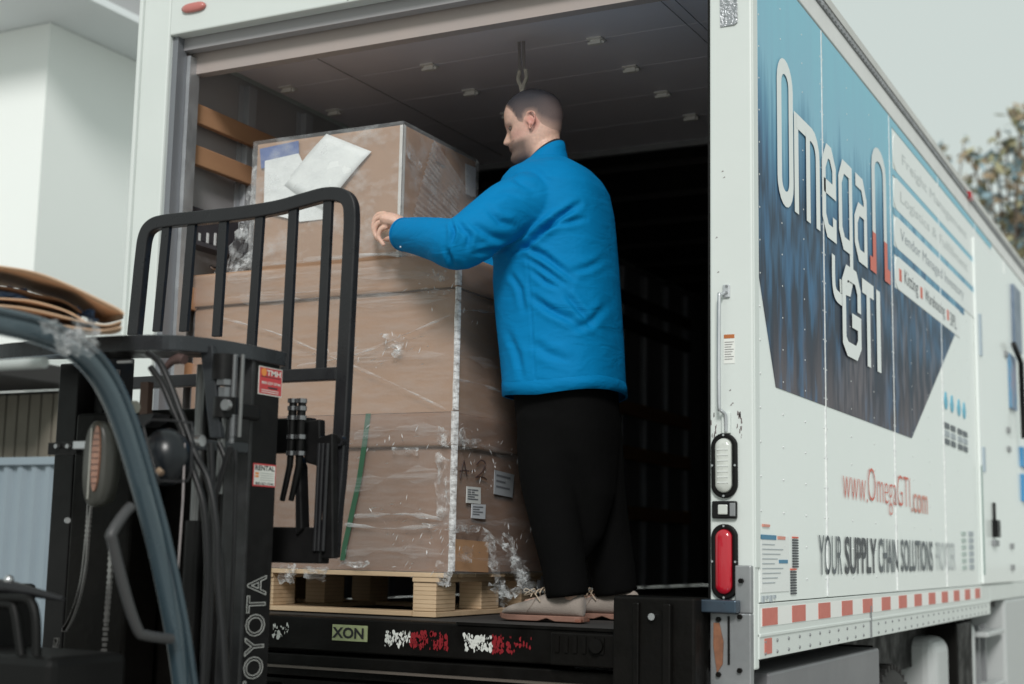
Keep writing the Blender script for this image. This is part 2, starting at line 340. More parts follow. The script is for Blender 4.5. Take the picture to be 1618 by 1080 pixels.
for x, z in ((-0.10,0.045),(-0.1,-0.115),(-0.1,-0.155),(-0.035,-0.10),(-0.03,0.16),(-0.034,0.055)):
    part(MB().tube([(x,-0.058,z),(x,-0.07,z)], 0.008, 6), 'bolt', blacksteel)

# lamps in the right post
def oval(cx, cz, w, h, y0, y1, sc=1.0, n=28):
    out = []
    for a in np.linspace(0, 2*math.pi, n, endpoint=False):
        x = w*math.cos(a); z = w*math.sin(a)+(h-w)*(1 if math.sin(a) > 0 else -1)
        out.append((cx+x*sc, y0, cz+z*sc))
    return out
LX = -0.090
def lamp(zc, hh, lens, name, ribs):
    a = MB(); a.loft([oval(LX,zc,0.041,hh,-0.028,0), oval(LX,zc,0.041,hh,-0.040,0), oval(LX,zc,0.037,hh-0.004,-0.043,0), oval(LX,zc,0.027,hh-0.014,-0.038,0)])
    fr = part(a, name, blackmatt)
    b = MB(); b.loft([oval(LX,zc,0.027,hh-0.014,-0.0385,0), oval(LX,zc,0.024,hh-0.018,-0.050,0), oval(LX,zc,0.012,hh-0.034,-0.053,0)]); b.build('lens', lens, fr)
    if ribs:
        for k in range(7):
            z = zc-hh*0.55+k*hh*0.17; MB().box(LX-0.017,LX+0.017,-0.0545,-0.052,z,z+0.004).build('lens_rib', mat('lens_rib', (0.66,0.68,0.66), 0.3), fr)
    for dx, dz in ((-0.036,0),(0.036,0),(0,-hh+0.006),(0,hh-0.006)):
        MB().tube([(LX+dx,-0.043,zc+dz),(LX+dx,-0.0455,zc+dz)], 0.0035, 8).build('screw', chrome, fr)
lamp(0.503, 0.098, mat('clear_lens', (0.62,0.64,0.60), 0.15, 0, (0.5,0.52,0.49), 40, coat=0.8), 'reversing_lamp', True)
lamp(0.215, 0.112, mat('red_tail_lens', (0.45,0.006,0.02), 0.2, coat=0.8), 'tail_lamp', False)
sq = part(MB().box(LX-0.038,LX+0.040,-0.045,-0.028,0.343,0.396), 'plate_lamp', black, bevel=0.005)
MB().box(LX-0.016,LX+0.014,-0.052,-0.045,0.355,0.385).build('lens', mat('clear_lens', (0,0,0)), sq, 0.003)
MB().box(LX+0.02,LX+0.038,-0.049,-0.045,0.35,0.39).build('side_cover', galv, sq, 0.003)
# grab handle with its feet, conduit and peeling decals
gb = [(-0.086,-0.03,1.035),(-0.094,-0.055,1.025),(-0.097,-0.06,1.0),(-0.098,-0.06,0.70),(-0.094,-0.055,0.67),(-0.083,-0.045,0.655),(-0.083,-0.04,0.605)]
gh = part(MB().tube(catmull(gb, 5), 0.0055, 8), 'grab_handle', alu)
MB().box(-0.094,-0.072,-0.036,-0.028,1.02,1.06).build('handle_foot', alu, gh, 0.002)
part(MB().box(-0.098,-0.070,-0.040,-0.028,0.60,0.665), 'handle_bracket', mat('white_paint', (0,0,0)), bevel=0.003)
for z in (1.055,1.035): MB().tube([(-0.081,-0.036,z),(-0.081,-0.04,z)], 0.004, 8).build('bolt', galv, gh)
for z in (0.625,0.65): part(MB().tube([(-0.083,-0.04,z),(-0.083,-0.044,z)], 0.005, 8), 'bolt', galv)
lb = part(MB().box(-0.093,-0.058,-0.0295,-0.0278,0.815,0.905), 'warning_decal', mat('decal_paper', (0.76,0.77,0.74), 0.5))
MB().box(-0.092,-0.0585,-0.0305,-0.029,0.893,0.905).build('decal_heading', mat('decal_orange', (0.45,0.14,0.04), 0.5), lb)
for k in range(8): MB().box(-0.090,-0.061-0.004*(k % 3),-0.0302,-0.029,0.880-0.0075*k,0.8825-0.0075*k).build('decal_line', mat('decal_ink', (0.25,0.24,0.24), 0.6), lb)
rg = random.Random(3); pe = MB()
for i in range(26):
    sd = rg.choice([-0.127, -0.045]); x = sd+rg.uniform(-0.008,0.008); z = rg.uniform(0.585,0.665); a = rg.uniform(-0.9,0.9); r = rg.uniform(0.003,0.010)
    pe.add([(x-r*0.25,-0.0285,z-r),(x+r*0.25,-0.0285,z-r*0.9),(x+r*0.2+0.3*a*r,-0.0285,z+r),(x-r*0.15+0.3*a*r,-0.0285,z+r*0.8)], [(0,1,2,3)])
for z, x in ((0.685,-0.075),(0.69,-0.07),(0.73,-0.078),(1.1,-0.115),(1.42,-0.10),(1.40,-0.095),(1.21,-0.12)):
    pe.add([(x,-0.0285,z),(x+0.008,-0.0285,z+0.002),(x+0.006,-0.0285,z+0.006)], [(0,1,2)])
tag(part(pe, 'paint_chips', mat('chip', (0.16,0.13,0.13), 0.8)), kind='stuff')
t0 = onY(1137,-2,-0.03); t1 = onY(1165,38,-0.03)
part(MB().add([(t0[0],-0.030,t0[2]),(t1[0],-0.030,t0[2]),(t1[0]+0.001,-0.031,t1[2]+0.006),(t1[0]-0.008,-0.033,t1[2]),(t0[0]+0.002,-0.030,t1[2]-0.002)], [(0,1,2,3,4)]), 'silver_tape', mat('silver_tape', (0.30,0.31,0.33), 0.3, 0.8, (0.45,0.46,0.48), 60, bump=0.5, bscale=120))

# ------------------------------------------------------------------ printed side graphic
def side(u, v, w=0.0): return (0.0+w, u, v)
gm = bpy.data.materials.new('city_print'); gm.use_nodes = True; N = gm.node_tree.nodes; Lk = gm.node_tree.links
b = N['Principled BSDF']; b.inputs['Roughness'].default_value = 0.5; b.inputs['Specular IOR Level'].default_value = 0.12
tc = N.new('ShaderNodeTexCoord'); sp_ = N.new('ShaderNodeSeparateXYZ'); Lk.new(tc.outputs['Object'], sp_.inputs[0])
mp = N.new('ShaderNodeMapping'); mp.inputs['Scale'].default_value = (1, 6.0, 0.55); Lk.new(tc.outputs['Object'], mp.inputs[0])
no = N.new('ShaderNodeTexNoise'); no.inputs['Scale'].default_value = 1.7; no.inputs['Detail'].default_value = 5; no.inputs['Roughness'].default_value = 0.62; Lk.new(mp.outputs[0], no.inputs[0])
ma = N.new('ShaderNodeMath'); ma.operation = 'MULTIPLY_ADD'; ma.inputs[1].default_value = 0.9; Lk.new(no.outputs['Fac'], ma.inputs[0]); Lk.new(sp_.outputs['Z'], ma.inputs[2])
mr = N.new('ShaderNodeMapRange'); mr.inputs['From Min'].default_value = 0.75+0.45; mr.inputs['From Max'].default_value = 2.16+0.45; Lk.new(ma.outputs[0], mr.inputs[0])
cr = N.new('ShaderNodeValToRGB'); E_ = cr.color_ramp.elements
stops = [(0.0,(0.11,0.10,0.115)),(0.13,(0.05,0.055,0.075)),(0.26,(0.035,0.055,0.085)),(0.35,(0.06,0.13,0.22)),(0.42,(0.04,0.06,0.09)),(0.52,(0.08,0.18,0.30)),(0.62,(0.13,0.30,0.44)),(0.74,(0.26,0.50,0.63)),(1.0,(0.26,0.54,0.66))]
while len(E_) < len(stops): E_.new(0.5)
for e_, (p_, c_) in zip(E_, stops): e_.position = p_; e_.color = (*c_, 1)
Lk.new(mr.outputs[0], cr.inputs[0])
n2 = N.new('ShaderNodeTexNoise'); n2.inputs['Scale'].default_value = 3.2; n2.inputs['Detail'].default_value = 2
mp2 = N.new('ShaderNodeMapping'); mp2.inputs['Scale'].default_value = (1, 4.0, 1.2); Lk.new(tc.outputs['Object'], mp2.inputs[0]); Lk.new(mp2.outputs[0], n2.inputs[0])
r2 = N.new('ShaderNodeValToRGB'); r2.color_ramp.elements[0].position = 0.47; r2.color_ramp.elements[1].position = 0.62; Lk.new(n2.outputs['Fac'], r2.inputs[0])
# warm and blue windows of light low down only
mz = N.new('ShaderNodeMapRange'); mz.inputs['From Min'].default_value = 1.55; mz.inputs['From Max'].default_value = 1.2; Lk.new(sp_.outputs['Z'], mz.inputs[0])
mm = N.new('ShaderNodeMath'); mm.operation = 'MULTIPLY'; Lk.new(r2.outputs[0], mm.inputs[0]); Lk.new(mz.outputs[0], mm.inputs[1])
m3 = N.new('ShaderNodeMath'); m3.operation = 'MULTIPLY'; m3.inputs[1].default_value = 0.5; Lk.new(mm.outputs[0], m3.inputs[0])
mx = N.new('ShaderNodeMix'); mx.data_type = 'RGBA'; Lk.new(m3.outputs[0], mx.inputs['Factor']); Lk.new(cr.outputs[0], mx.inputs['A'])
n4 = N.new('ShaderNodeTexNoise'); n4.inputs['Scale'].default_value = 1.3; Lk.new(tc.outputs['Object'], n4.inputs[0])
r4 = N.new('ShaderNodeValToRGB'); r4.color_ramp.elements[0].position = 0.45; r4.color_ramp.elements[0].color = (0.07,0.20,0.38,1); r4.color_ramp.elements[1].position = 0.56; r4.color_ramp.elements[1].color = (0.22,0.20,0.22,1); Lk.new(n4.outputs['Fac'], r4.inputs[0])
Lk.new(r4.outputs[0], mx.inputs['B']); Lk.new(mx.outputs['Result'], b.inputs['Base Color'])
BL = 0.0022
def strip(y0, y1, z0, z1, name, m, x=BL, parent=T): return part(MB().box(0.0005,x,y0,y1,z0,z1), name, m, parent)
poly = [(0.03,2.157),(4.82,2.157),(4.80,2.122),(2.0,2.122),(2.0,1.40),(2.15,1.40),(3.458,1.40),(2.294,0.765),(0.205,0.765),(0.03,1.10)]
def flat_poly(pts, x, name, m, parent=T):
    mb = MB().prism([(0.0005, p[0], p[1]) for p in pts], (x-0.0005,0,0)); return part(mb, name, m, parent)
gr = flat_poly(poly, BL, 'printed_graphic', gm)
for (z0, z1, ye) in ((1.905,1.935,4.45),(1.728,1.760,4.11),(1.550,1.585,3.76)):
    strip(1.99, ye, z0, z1, 'printed_graphic', gm)
flat_poly([(1.99,1.905),(2.06,1.905),(2.06,1.935),(1.99,1.935)], BL+0.0001, 'printed_graphic', gm)
wp = mat('print_white', (0.78,0.81,0.80), 0.35)
def rbar(z0, z1, y0, y1, name='white_banner'):
    r = (z1-z0)/2*0.9; pts = []
    for a in np.linspace(math.pi/2, 3*math.pi/2, 9): pts.append((y0+r+r*math.cos(a), (z0+z1)/2+(z1-z0)/2*math.sin(a)))
    pts += [(y1, z0), (y1, z1)]
    return flat_poly(pts, 0.0036, name, wp)
bars = [rbar(1.935,2.108,2.01,4.80), rbar(1.760,1.905,2.01,4.45), rbar(1.585,1.728,2.01,4.10), rbar(1.402,1.550,2.01,3.60)]
pale_ink = mat('print_grey', (0.36,0.40,0.43), 0.5); ink = mat('print_dark', (0.10,0.115,0.13), 0.5)
faint_ink = mat('print_faint_grey', (0.58,0.62,0.62), 0.5)
red_ink = mat('print_red', (0.62,0.10,0.055), 0.45); pale_red = mat('print_pale_red', (0.66,0.27,0.21), 0.5)
def st(s, y0, y1, z0, z1, m, parent=T, bold=0.0, x=0.0045, sp=1.0): return text_mesh('lettering', s, m, parent, y0, y1, z0, z1, lambda u, v, w: (x+w*0, u, v), bold=bold, spacing=sp)
st('Freight Management', 2.20, 3.9, 1.985, 2.05, faint_ink)
st('Logistics & Fulfillment', 2.15, 3.9, 1.80, 1.865, faint_ink)
st('Vendor Managed Inventory', 2.13, 3.75, 1.62, 1.69, pale_ink)
st('Kitting', 2.20, 2.50, 1.43, 1.515, ink); st('Warehousing', 2.66, 3.17, 1.43, 1.51, ink); st('3PL', 3.32, 3.50, 1.43, 1.50, ink)
for y in (2.09, 2.555, 3.235): strip(y, y+0.05, 1.445, 1.50, 'bullet', red_ink, 0.0045)
# big stroke letters
def stroke(paths, w, name, m, x=0.0062, parent=T):
    mb = MB()
    for pi_, (path, closed) in enumerate(paths):
        Pn = [np.array(p, float) for p in path]; n = len(Pn); Lf = []; Rt = []
        for i in range(n):
            a = Pn[(i-1) % n] if closed or i > 0 else None; c = Pn[(i+1) % n] if closed or i < n-1 else None
            t1 = (Pn[i]-a) if a is not None else None; t2 = (c-Pn[i]) if c is not None else None
            if t1 is not None: t1 = t1/np.linalg.norm(t1)
            if t2 is not None: t2 = t2/np.linalg.norm(t2)
            t = (t1 if t2 is None else t2 if t1 is None else t1+t2); t = t/np.linalg.norm(t); nn = np.array([-t[1], t[0]])
            k = 1.0
            if t1 is not None and t2 is not None: k = 1/max(0.5, nn@np.array([-t1[1], t1[0]]))
            Lf.append(Pn[i]+nn*w/2*k); Rt.append(Pn[i]-nn*w/2*k)
        xx = x+0.0005*pi_; vs = [(xx, q[0], q[1]) for q in Lf]+[(xx, q[0], q[1]) for q in Rt]
        mb.add(vs, [(i, (i+1) % n, (i+1) % n+n, i+n) for i in range(n if closed else n-1)])
    return part(mb, name, m, parent)
def rr(y0, y1, z0, z1, r, n=5):
    out = []
    for cx, cz, a0 in ((y1-r,z1-r,0),(y0+r,z1-r,90),(y0+r,z0+r,180),(y1-r,z0+r,270)):
        for k in range(n+1):
            a = math.radians(a0+90*k/n); out.append((cx+r*math.cos(a), cz+r*math.sin(a)))
    return out
w = 0.052; h2 = w/2
stroke([(rr(0.225+h2,0.413-h2,1.378+h2,1.885-h2,0.066), True)], w, 'letter', wp)
zt, zb = 1.738, 1.386
mL = [(0.425+h2,zb),(0.425+h2,zt)]
stroke([(mL, False), ([(0.425+h2,zt-h2)]+[(0.70-0.075+0.075*math.sin(a)+h2, zt-0.075-h2+0.075*math.cos(a)) for a in np.linspace(0, math.pi/2, 5)]+[(0.70+h2,zb)], False), ([(0.575+h2-0.005,zt-h2),(0.575+h2-0.005,zb)], False)], w, 'letter', wp)
yy0, yy1 = 0.785+h2, 0.985-h2
stroke([([(yy0,1.575),(yy1,1.575),(yy1,zt-h2-0.05),(yy1-0.05,zt-h2),(yy0+0.05,zt-h2),(yy0,zt-h2-0.06),(yy0,zb+h2+0.05),(yy0+0.05,zb+h2),(yy1,zb+h2),(yy1,zb+0.09)], False)], w, 'letter', wp)
gx0, gx1 = 1.02+h2, 1.235-h2
stroke([([(gx1,zt),(gx1,1.30),(gx1-0.04,1.245),(1.02,1.235)], False), ([(gx1,zt-h2),(gx0+0.05,zt-h2),(gx0,zt-h2-0.06),(gx0,zb+h2+0.05),(gx0+0.05,zb+h2),(gx1,zb+h2)], False)], w, 'letter', wp)
ax0, ax1 = 1.265+h2, 1.478-h2
stroke([([(ax0,zt-h2),(ax1-0.05,zt-h2),(ax1,zt-h2-0.06),(ax1,zb)], False), ([(ax1,1.60),(ax0+0.05,1.60),(ax0,1.55),(ax0,zb+h2+0.05),(ax0+0.05,zb+h2),(ax1,zb+h2)], False)], w, 'letter', wp)
ox0, ox1 = 1.585, 1.835
top = [(ox0+0.02,1.56),(ox0+0.02,1.84)]+[((ox0+ox1)/2+0.105*math.cos(a), 1.84+0.075*math.sin(a)) for a in np.linspace(math.pi, 0, 9)][1:-1]+[(ox1-0.02,1.84),(ox1-0.02,1.56)]
stroke([(top, False)], 0.058, 'letter', mat('print_pale', (0.70,0.74,0.74), 0.35))
om = mat('print_omega_red', (0.64,0.10,0.05), 0.4)
stroke([([(ox0+0.02,1.56),(ox0+0.02,1.42),(ox0-0.06,1.42)], False), ([(ox1-0.02,1.56),(ox1-0.02,1.42),(ox1+0.06,1.42)], False)], 0.060, 'letter', om, x=0.0066)
# swash and GTI
stroke([(catmull([(0.925,1.335),(0.925,1.235),(0.95,1.195),(1.01,1.185),(1.07,1.185)], 5), False)], 0.045, 'letter', wp, x=0.0082)
q0, q1 = 1.045+h2, 1.335-h2
stroke([([(q1,1.175),(q1,1.255),(q1-0.05,1.305),(q0+0.05,1.305),(q0,1.255),(q0,1.04),(q0+0.05,0.995+h2-0.01),(q1-0.05,0.995+h2-0.01),(q1,1.05),(q1,1.13),(q0+0.12,1.13)], False)], 0.056, 'letter', wp, x=0.0094)
stroke([([(1.375,1.30),(1.575,1.30)], False), ([(1.475,1.30),(1.475,0.985)], False)], 0.058, 'letter', wp)
stroke([([(1.655,1.325),(1.655,0.985)], False)], 0.070, 'letter', wp)
# the two lines of small type
st('www.', 1.035, 1.42, 0.445, 0.530, red_ink, bold=-0.02); st('OmegaGTI', 1.43, 2.22, 0.41, 0.585, red_ink, bold=-0.018); st('.com', 2.25, 2.61, 0.435, 0.52, pale_red)
st('YOUR', 0.69, 1.005, 0.172, 0.310, ink); st('SUPPLY', 1.05, 1.555, 0.172, 0.310, mat('print_darker', (0.05,0.055,0.065), 0.5), bold=0.02)
st('CHAIN', 1.59, 1.95, 0.174, 0.312, ink, bold=0.015); st('SOLUTIONS', 2.012, 2.706, 0.176, 0.314, ink, bold=0.012); st('PROVIDER', 2.797, 3.298, 0.178, 0.314, mat('print_pale_grey', (0.52,0.55,0.56), 0.5))
# small print and icons
cy = mat('print_cyan', (0.10,0.42,0.58), 0.4)
for k, y in enumerate((3.10,3.27,3.47,3.63)):
    flat_poly([(y+0.05+0.042*math.cos(a)*(1 if math.sin(a)<0.3 else 0.6), 1.02+0.045*math.sin(a)) for a in np.linspace(0, 2*math.pi, 12, endpoint=False)], 0.0045, 'print_icon', cy)
    for j in range(3): strip(y, y+0.12, 0.80+0.040*j, 0.828+0.040*j, 'print_block', ink if j != 1 else pale_ink, 0.0045)
def decal(y0, y1, z0, z1, m, name='print_block'): strip(y0, y1, z0, z1, name, m, 0.0045)
blue_ink = mat('print_blue', (0.05,0.20,0.34), 0.5)
dp = strip(0.03,0.33,0.125,0.296,'permit_decal', mat('decal_white', (0.76,0.78,0.77), 0.45), 0.0030)
decal(0.03,0.185,0.284,0.298,blue_ink); decal(0.20,0.285,0.286,0.296,pale_red); decal(0.215,0.31,0.212,0.223,blue_ink); decal(0.05,0.12,0.322,0.330,pale_red)
for k in range(9): decal(0.04,0.17+0.03*(k*7 % 4),0.268-0.0145*k,0.2705-0.0145*k,pale_ink)
for k in range(12): decal(0.375,0.435,0.292-0.0085*k,0.2975-0.0085*k,mat('print_darker', (0,0,0)) if k else red_ink)
for k in range(10): decal(0.350,0.41,0.19-0.0085*k,0.1955-0.0085*k,mat('print_darker', (0,0,0)) if k else red_ink)
for k in range(4): decal(0.04+0.04*k,0.06+0.04*k,0.095+0.01*(k % 2),0.115,pale_ink)
for k in range(6): decal(3.50,3.62,0.18+0.035*k,0.20+0.035*k,mat('print_sage', (0.42,0.50,0.47), 0.5)); decal(3.72,3.85,0.18+0.035*k,0.205+0.035*k,pale_ink)
# side door with hinges, handle and lock, further forward
dr = part(MB().box(0.0005,0.016,4.08,5.25,0.10,2.05), 'side_door', white_panel, bevel=0.004)
MB().box(0.016,0.05,4.42,4.52,0.36,0.46).box(0.016,0.03,4.46,4.5,0.46,0.56).build('door_handle', black, dr, 0.004)
MB().box(0.016,0.035,4.40,4.56,0.31,0.345).build('door_latch', galv, dr, 0.003)
for z in (0.17,0.30,0.90,1.02,1.50): MB().box(0.016,0.03,5.12,5.20,z,z+0.035).build('hinge', galv, dr, 0.003)
MB().box(0.016,0.022,4.08,4.10,0.15,0.75).build('door_gasket', mat('gasket', (0.22,0.30,0.28), 0.7), dr)
for z0, z1 in ((1.38,1.62),(0.72,0.86)): MB().box(0.016,0.026,4.16,4.20,z0,z1).build('door_trim', mat('trim_blue_grey', (0.35,0.42,0.48), 0.5), dr)
decal(4.20,5.0,1.955,2.05,mat('print_faint', (0.62,0.64,0.65), 0.5))
# far forward blue panel with a black arm
part(MB().box(0.001,0.02,5.35,5.62,1.20,1.55), 'printed_panel', mat('panel_blue', (0.08,0.30,0.48), 0.4, 0, (0.34,0.28,0.36), 5, 0.4))
part(MB().tube([(0.05,5.30,1.60),(0.05,5.62,1.52),(0.05,5.64,1.02)], 0.018, 6), 'mirror_arm', black)
part(MB().box(0.001,0.02,5.62,5.95,1.62,2.05), 'printed_panel', mat('panel_dark', (0.06,0.10,0.16), 0.4, 0, (0.2,0.25,0.33), 4, 0.4))
for z0, z1 in ((0.85,0.98),(0.62,0.80)): part(MB().box(0.001,0.018,5.80,6.15,z0,z1), 'printed_panel', mat('print_bright_blue', (0.04,0.25,0.50), 0.4))

# chassis, underside boxes, wheels, tank and cab steps
part(MB().box(-2.3,-0.2,0.35,LEN,-0.30,-0.06).box(-0.62,-0.5,0.1,8.2,-0.55,-0.25).box(-2.0,-1.88,0.1,8.2,-0.55,-0.25), 'chassis', blacksteel)
part(MB().box(-0.70,-0.03,0.22,1.72,-0.75,-0.125), 'tool_box', mat('tool_box_grey', (0.20,0.20,0.21), 0.5, 0.1, (0.14,0.14,0.15), 4, 0.8, 0.05, 20), bevel=0.01)
part(MB().box(-0.7,-0.06,1.74,1.765,-0.9,-0.12), 'mud_flap', blackmatt)
def wheel(x, y):
    w_ = MB(); c = (x, y, -0.72); R = []
    for dx, r in ((0,0.34),(0.0,0.45),(0.03,0.48),(0.22,0.48),(0.25,0.45),(0.25,0.34)):
        R.append([(x-dx, y+r*math.cos(a), -0.72+r*math.sin(a)) for a in np.linspace(0, 2*math.pi, 36, endpoint=False)])
    tire = part(w_.loft(R), 'tyre', rubber)
    h_ = MB().loft([[(x-dx, y+r*math.cos(a), -0.72+r*math.sin(a)) for a in np.linspace(0, 2*math.pi, 24, endpoint=False)] for dx, r in ((-0.006,0.335),(0.05,0.27),(0.03,0.10),(-0.03,0.08))])
    h_.build('rim', mat('rim_rust', (0.16,0.10,0.07), 0.7, 0.1, (0.08,0.06,0.05), 8), tire)
    t2 = MB()
    for k in range(48):
        a = 2*math.pi*k/48; t2.box(x-0.24,x-0.01,y+0.478*math.cos(a)-0.012,y+0.478*math.cos(a)+0.012,-0.72+0.478*math.sin(a)-0.012,-0.72+0.478*math.sin(a)+0.012)
    tag(t2.build('tread', rubber, tire), kind='stuff')
wheel(-0.10, 2.32); wheel(-2.15, 2.32); wheel(-0.16, 7.3); wheel(-2.1, 7.3)
part(MB().box(-1.9,-0.4,2.25,2.4,-0.8,-0.65), 'axle', blacksteel)
wt = mat('white_fairing', (0.46,0.48,0.48), 0.4)
part(MB().box(-0.55,-0.08,3.18,3.56,-0.85,-0.16), 'fuel_tank', wt, bevel=0.07, seg=4)
part(MB().box(-0.6,-0.05,3.60,4.05,-0.9,-0.10), 'battery_box', blacksteel, bevel=0.01)
part(MB().box(-0.5,-0.06,4.12,4.24,-0.9,-0.12), 'step_side', wt, bevel=0.04, seg=3)
for z in (-0.20, -0.50, -0.80): part(MB().box(-0.5,0.0,4.26,4.9,z,z+0.03), 'cab_step', wt, bevel=0.008)
for y in (4.40,4.62): part(MB().box(-0.10,-0.07,y,y+0.03,-0.9,-0.14), 'step_post', galv)
part(MB().box(-0.45,0.0,4.95,6.3,-0.75,0.0), 'side_skirt', wt, bevel=0.02)
cab = part(MB().prism([(-2.35,6.6,-0.9),(-2.35,6.6,1.6),(-2.35,7.2,1.75),(-2.35,8.2,1.1),(-2.35,8.7,0.6),(-2.35,8.8,-0.9)], (2.15,0,0)), 'cab', wt, bevel=0.06, seg=3)
MB().prism([(-0.198,6.9,0.75),(-0.198,6.9,1.40),(-0.198,7.4,1.45),(-0.198,8.0,0.85)], (0.006,0,0)).build('cab_window', mat('cab_glass', (0.02,0.03,0.035), 0.08), cab)
# ------------------------------------------------------------------ the load: pallet, cartons, film
def film_mat(name, base, streak, scale, stretch, rough=0.18, rot=0.0, bump=0.5, white=0.75, lo=0.42, hi=0.68):
    m = bpy.data.materials.new(name); m.use_nodes = True; N = m.node_tree.nodes; L = m.node_tree.links
    b = N['Principled BSDF']; out = N['Material Output']
    b.inputs['Base Color'].default_value = (white, white*1.02, white*1.04, 1); b.inputs['Roughness'].default_value = rough; b.inputs['Specular IOR Level'].default_value = 0.8
    tr = N.new('ShaderNodeBsdfTransparent'); mx = N.new('ShaderNodeMixShader'); tc = N.new('ShaderNodeTexCoord')
    mp = N.new('ShaderNodeMapping'); mp.inputs['Scale'].default_value = stretch; mp.inputs['Rotation'].default_value = (0, rot, 0); L.new(tc.outputs['Object'], mp.inputs[0])
    n = N.new('ShaderNodeTexNoise'); n.inputs['Scale'].default_value = scale; n.inputs['Detail'].default_value = 6; n.inputs['Roughness'].default_value = 0.62; L.new(mp.outputs[0], n.inputs[0])
    mr = N.new('ShaderNodeMapRange'); mr.inputs['From Min'].default_value = lo; mr.inputs['From Max'].default_value = hi; mr.inputs['To Min'].default_value = base; mr.inputs['To Max'].default_value = streak; L.new(n.outputs['Fac'], mr.inputs[0])
    bp = N.new('ShaderNodeBump'); bp.inputs['Strength'].default_value = bump; bp.inputs['Distance'].default_value = 0.006; L.new(n.outputs['Fac'], bp.inputs['Height']); L.new(bp.outputs[0], b.inputs['Normal'])
    L.new(mr.outputs[0], mx.inputs[0]); L.new(tr.outputs[0], mx.inputs[1]); L.new(b.outputs[0], mx.inputs[2]); L.new(mx.outputs[0], out.inputs[0])
    MATS[name] = m; return m
def card(name, col, col2):
    m = mat(name, col, 0.72, 0, col2, 2.2, 0.9, 0.0, 40, detail=6)
    N = m.node_tree.nodes; L = m.node_tree.links; b = N['Principled BSDF']; tc = N.new('ShaderNodeTexCoord')
    wv = N.new('ShaderNodeTexWave'); wv.bands_direction = 'X'; wv.inputs['Scale'].default_value = 55; wv.inputs['Distortion'].default_value = 0.4; L.new(tc.outputs['Object'], wv.inputs[0])
    n = N.new('ShaderNodeTexNoise'); n.inputs['Scale'].default_value = 14; n.inputs['Detail'].default_value = 5; L.new(tc.outputs['Object'], n.inputs[0])
    ad = N.new('ShaderNodeMath'); ad.operation = 'MULTIPLY_ADD'; ad.inputs[1].default_value = 0.12; L.new(wv.outputs['Fac'], ad.inputs[0]); L.new(n.outputs['Fac'], ad.inputs[2])
    bp = N.new('ShaderNodeBump'); bp.inputs['Strength'].default_value = 0.25; bp.inputs['Distance'].default_value = 0.006; L.new(ad.outputs[0], bp.inputs['Height']); L.new(bp.outputs[0], b.inputs['Normal'])
    return m
kraft = card('kraft_board', (0.40,0.245,0.155), (0.33,0.195,0.12)); kraft_shaded = card('kraft_board_shaded', (0.28,0.155,0.095), (0.21,0.115,0.068))  # second, darker kraft paints the shade falling on the lower carton
kedge = mat('board_edge', (0.12,0.07,0.04), 0.8)
film = film_mat('stretch_film', 0.12, 0.24, 5.0, (1.6,1.6,11.0), 0.20, 0.09, 0.35, white=0.62, lo=0.40, hi=0.74)
film_top = film_mat('thin_film', 0.14, 0.42, 7.0, (1.2,1.2,2.0), 0.2, 0.5, 0.4, lo=0.48, hi=0.72)
film_bunch = film_mat('bunched_film', 0.06, 0.62, 22.0, (1,1,1), 0.14, 0, 1.0, 0.75, 0.46, 0.66)
film_band = film_mat('film_band', 0.12, 0.60, 8.0, (1,1,8), 0.15, 0, 0.6, 0.62)
CX0, CX1, CY0, CY1 = -2.352, -1.172, 0.20, 0.965
def wavy_box(x0, x1, y0, y1, z0, z1, amp, seed, n=14):
    """a closed carton whose walls bulge and dent a little"""
    bm = bmesh.new(); bmesh.ops.create_cube(bm, size=1)
    bmesh.ops.subdivide_edges(bm, edges=bm.edges, cuts=n, use_grid_fill=True)
    rg = np.random.default_rng(seed); ph = rg.uniform(0, 6.28, 8)
    for v in bm.verts:
        u, w_, q = v.co.x*2, v.co.y*2, v.co.z*2
        k = (1-u**8)*(1-q**8) if abs(w_) > .999 else (1-w_**8)*(1-q**8) if abs(u) > .999 else 0
        d = amp*k*(0.8+0.5*math.sin(3*u+ph[0])*math.sin(2.3*q+ph[1])+0.35*math.sin(7*u+3*q+ph[2])+0.25*math.sin(11*w_-5*q+ph[3]))
        X = (x0+x1)/2+v.co.x*(x1-x0); Y = (y0+y1)/2+v.co.y*(y1-y0); Z = (z0+z1)/2+v.co.z*(z1-z0)
        if abs(w_) > .999: Y += d*w_
        elif abs(u) > .999: X += d*u
        v.co = (X, Y, Z)
    mb = MB(); bm.verts.ensure_lookup_table(); mb.add([v.co[:] for v in bm.verts], [tuple(v.index for v in f.verts) for f in bm.faces], True); bm.free(); return mb
def shade_angle(o, deg=30):
    me = o.data; bm = bmesh.new(); bm.from_mesh(me)
    for e_ in bm.edges:
        if len(e_.link_faces) == 2 and e_.calc_face_angle(0) > math.radians(deg): e_.smooth = False
    bm.to_mesh(me); bm.free(); return o

pal = thing('pallet', 'pale wooden block pallet under the tall wrapped cartons at the truck edge', 'pallet')
for (xa, xb) in ((-1.312,-1.218),(-2.005,-1.915),(-2.395,-2.31)):
    for (ya, yb) in ((0.195,0.335),(0.53,0.67),(0.86,1.0)):
        bo = MB().box(xa, xb, ya, yb, 0.019, 0.120).build('block', pine, pal, 0.003)
        for k in range(6): MB().box(xa-0.0006, xb+0.0008, ya-0.0008, yb+0.0006, 0.030+0.015*k, 0.0312+0.015*k).build('ply_line', mat('ply_line', (0.32,0.21,0.12), 0.8), bo)
for (xa, xb) in ((-1.312,-1.216),(-2.005,-1.915),(-2.395,-2.31)): bx('bottom_board', pine, pal, xa, xb, 0.193, 1.002, 0.0, 0.018, 0.002)
for (ya, yb) in ((0.190,0.285),(0.905,1.003)): bx('base_board', pine, pal, -2.31, -1.3125, ya, yb, 0.001, 0.0175, 0.002)
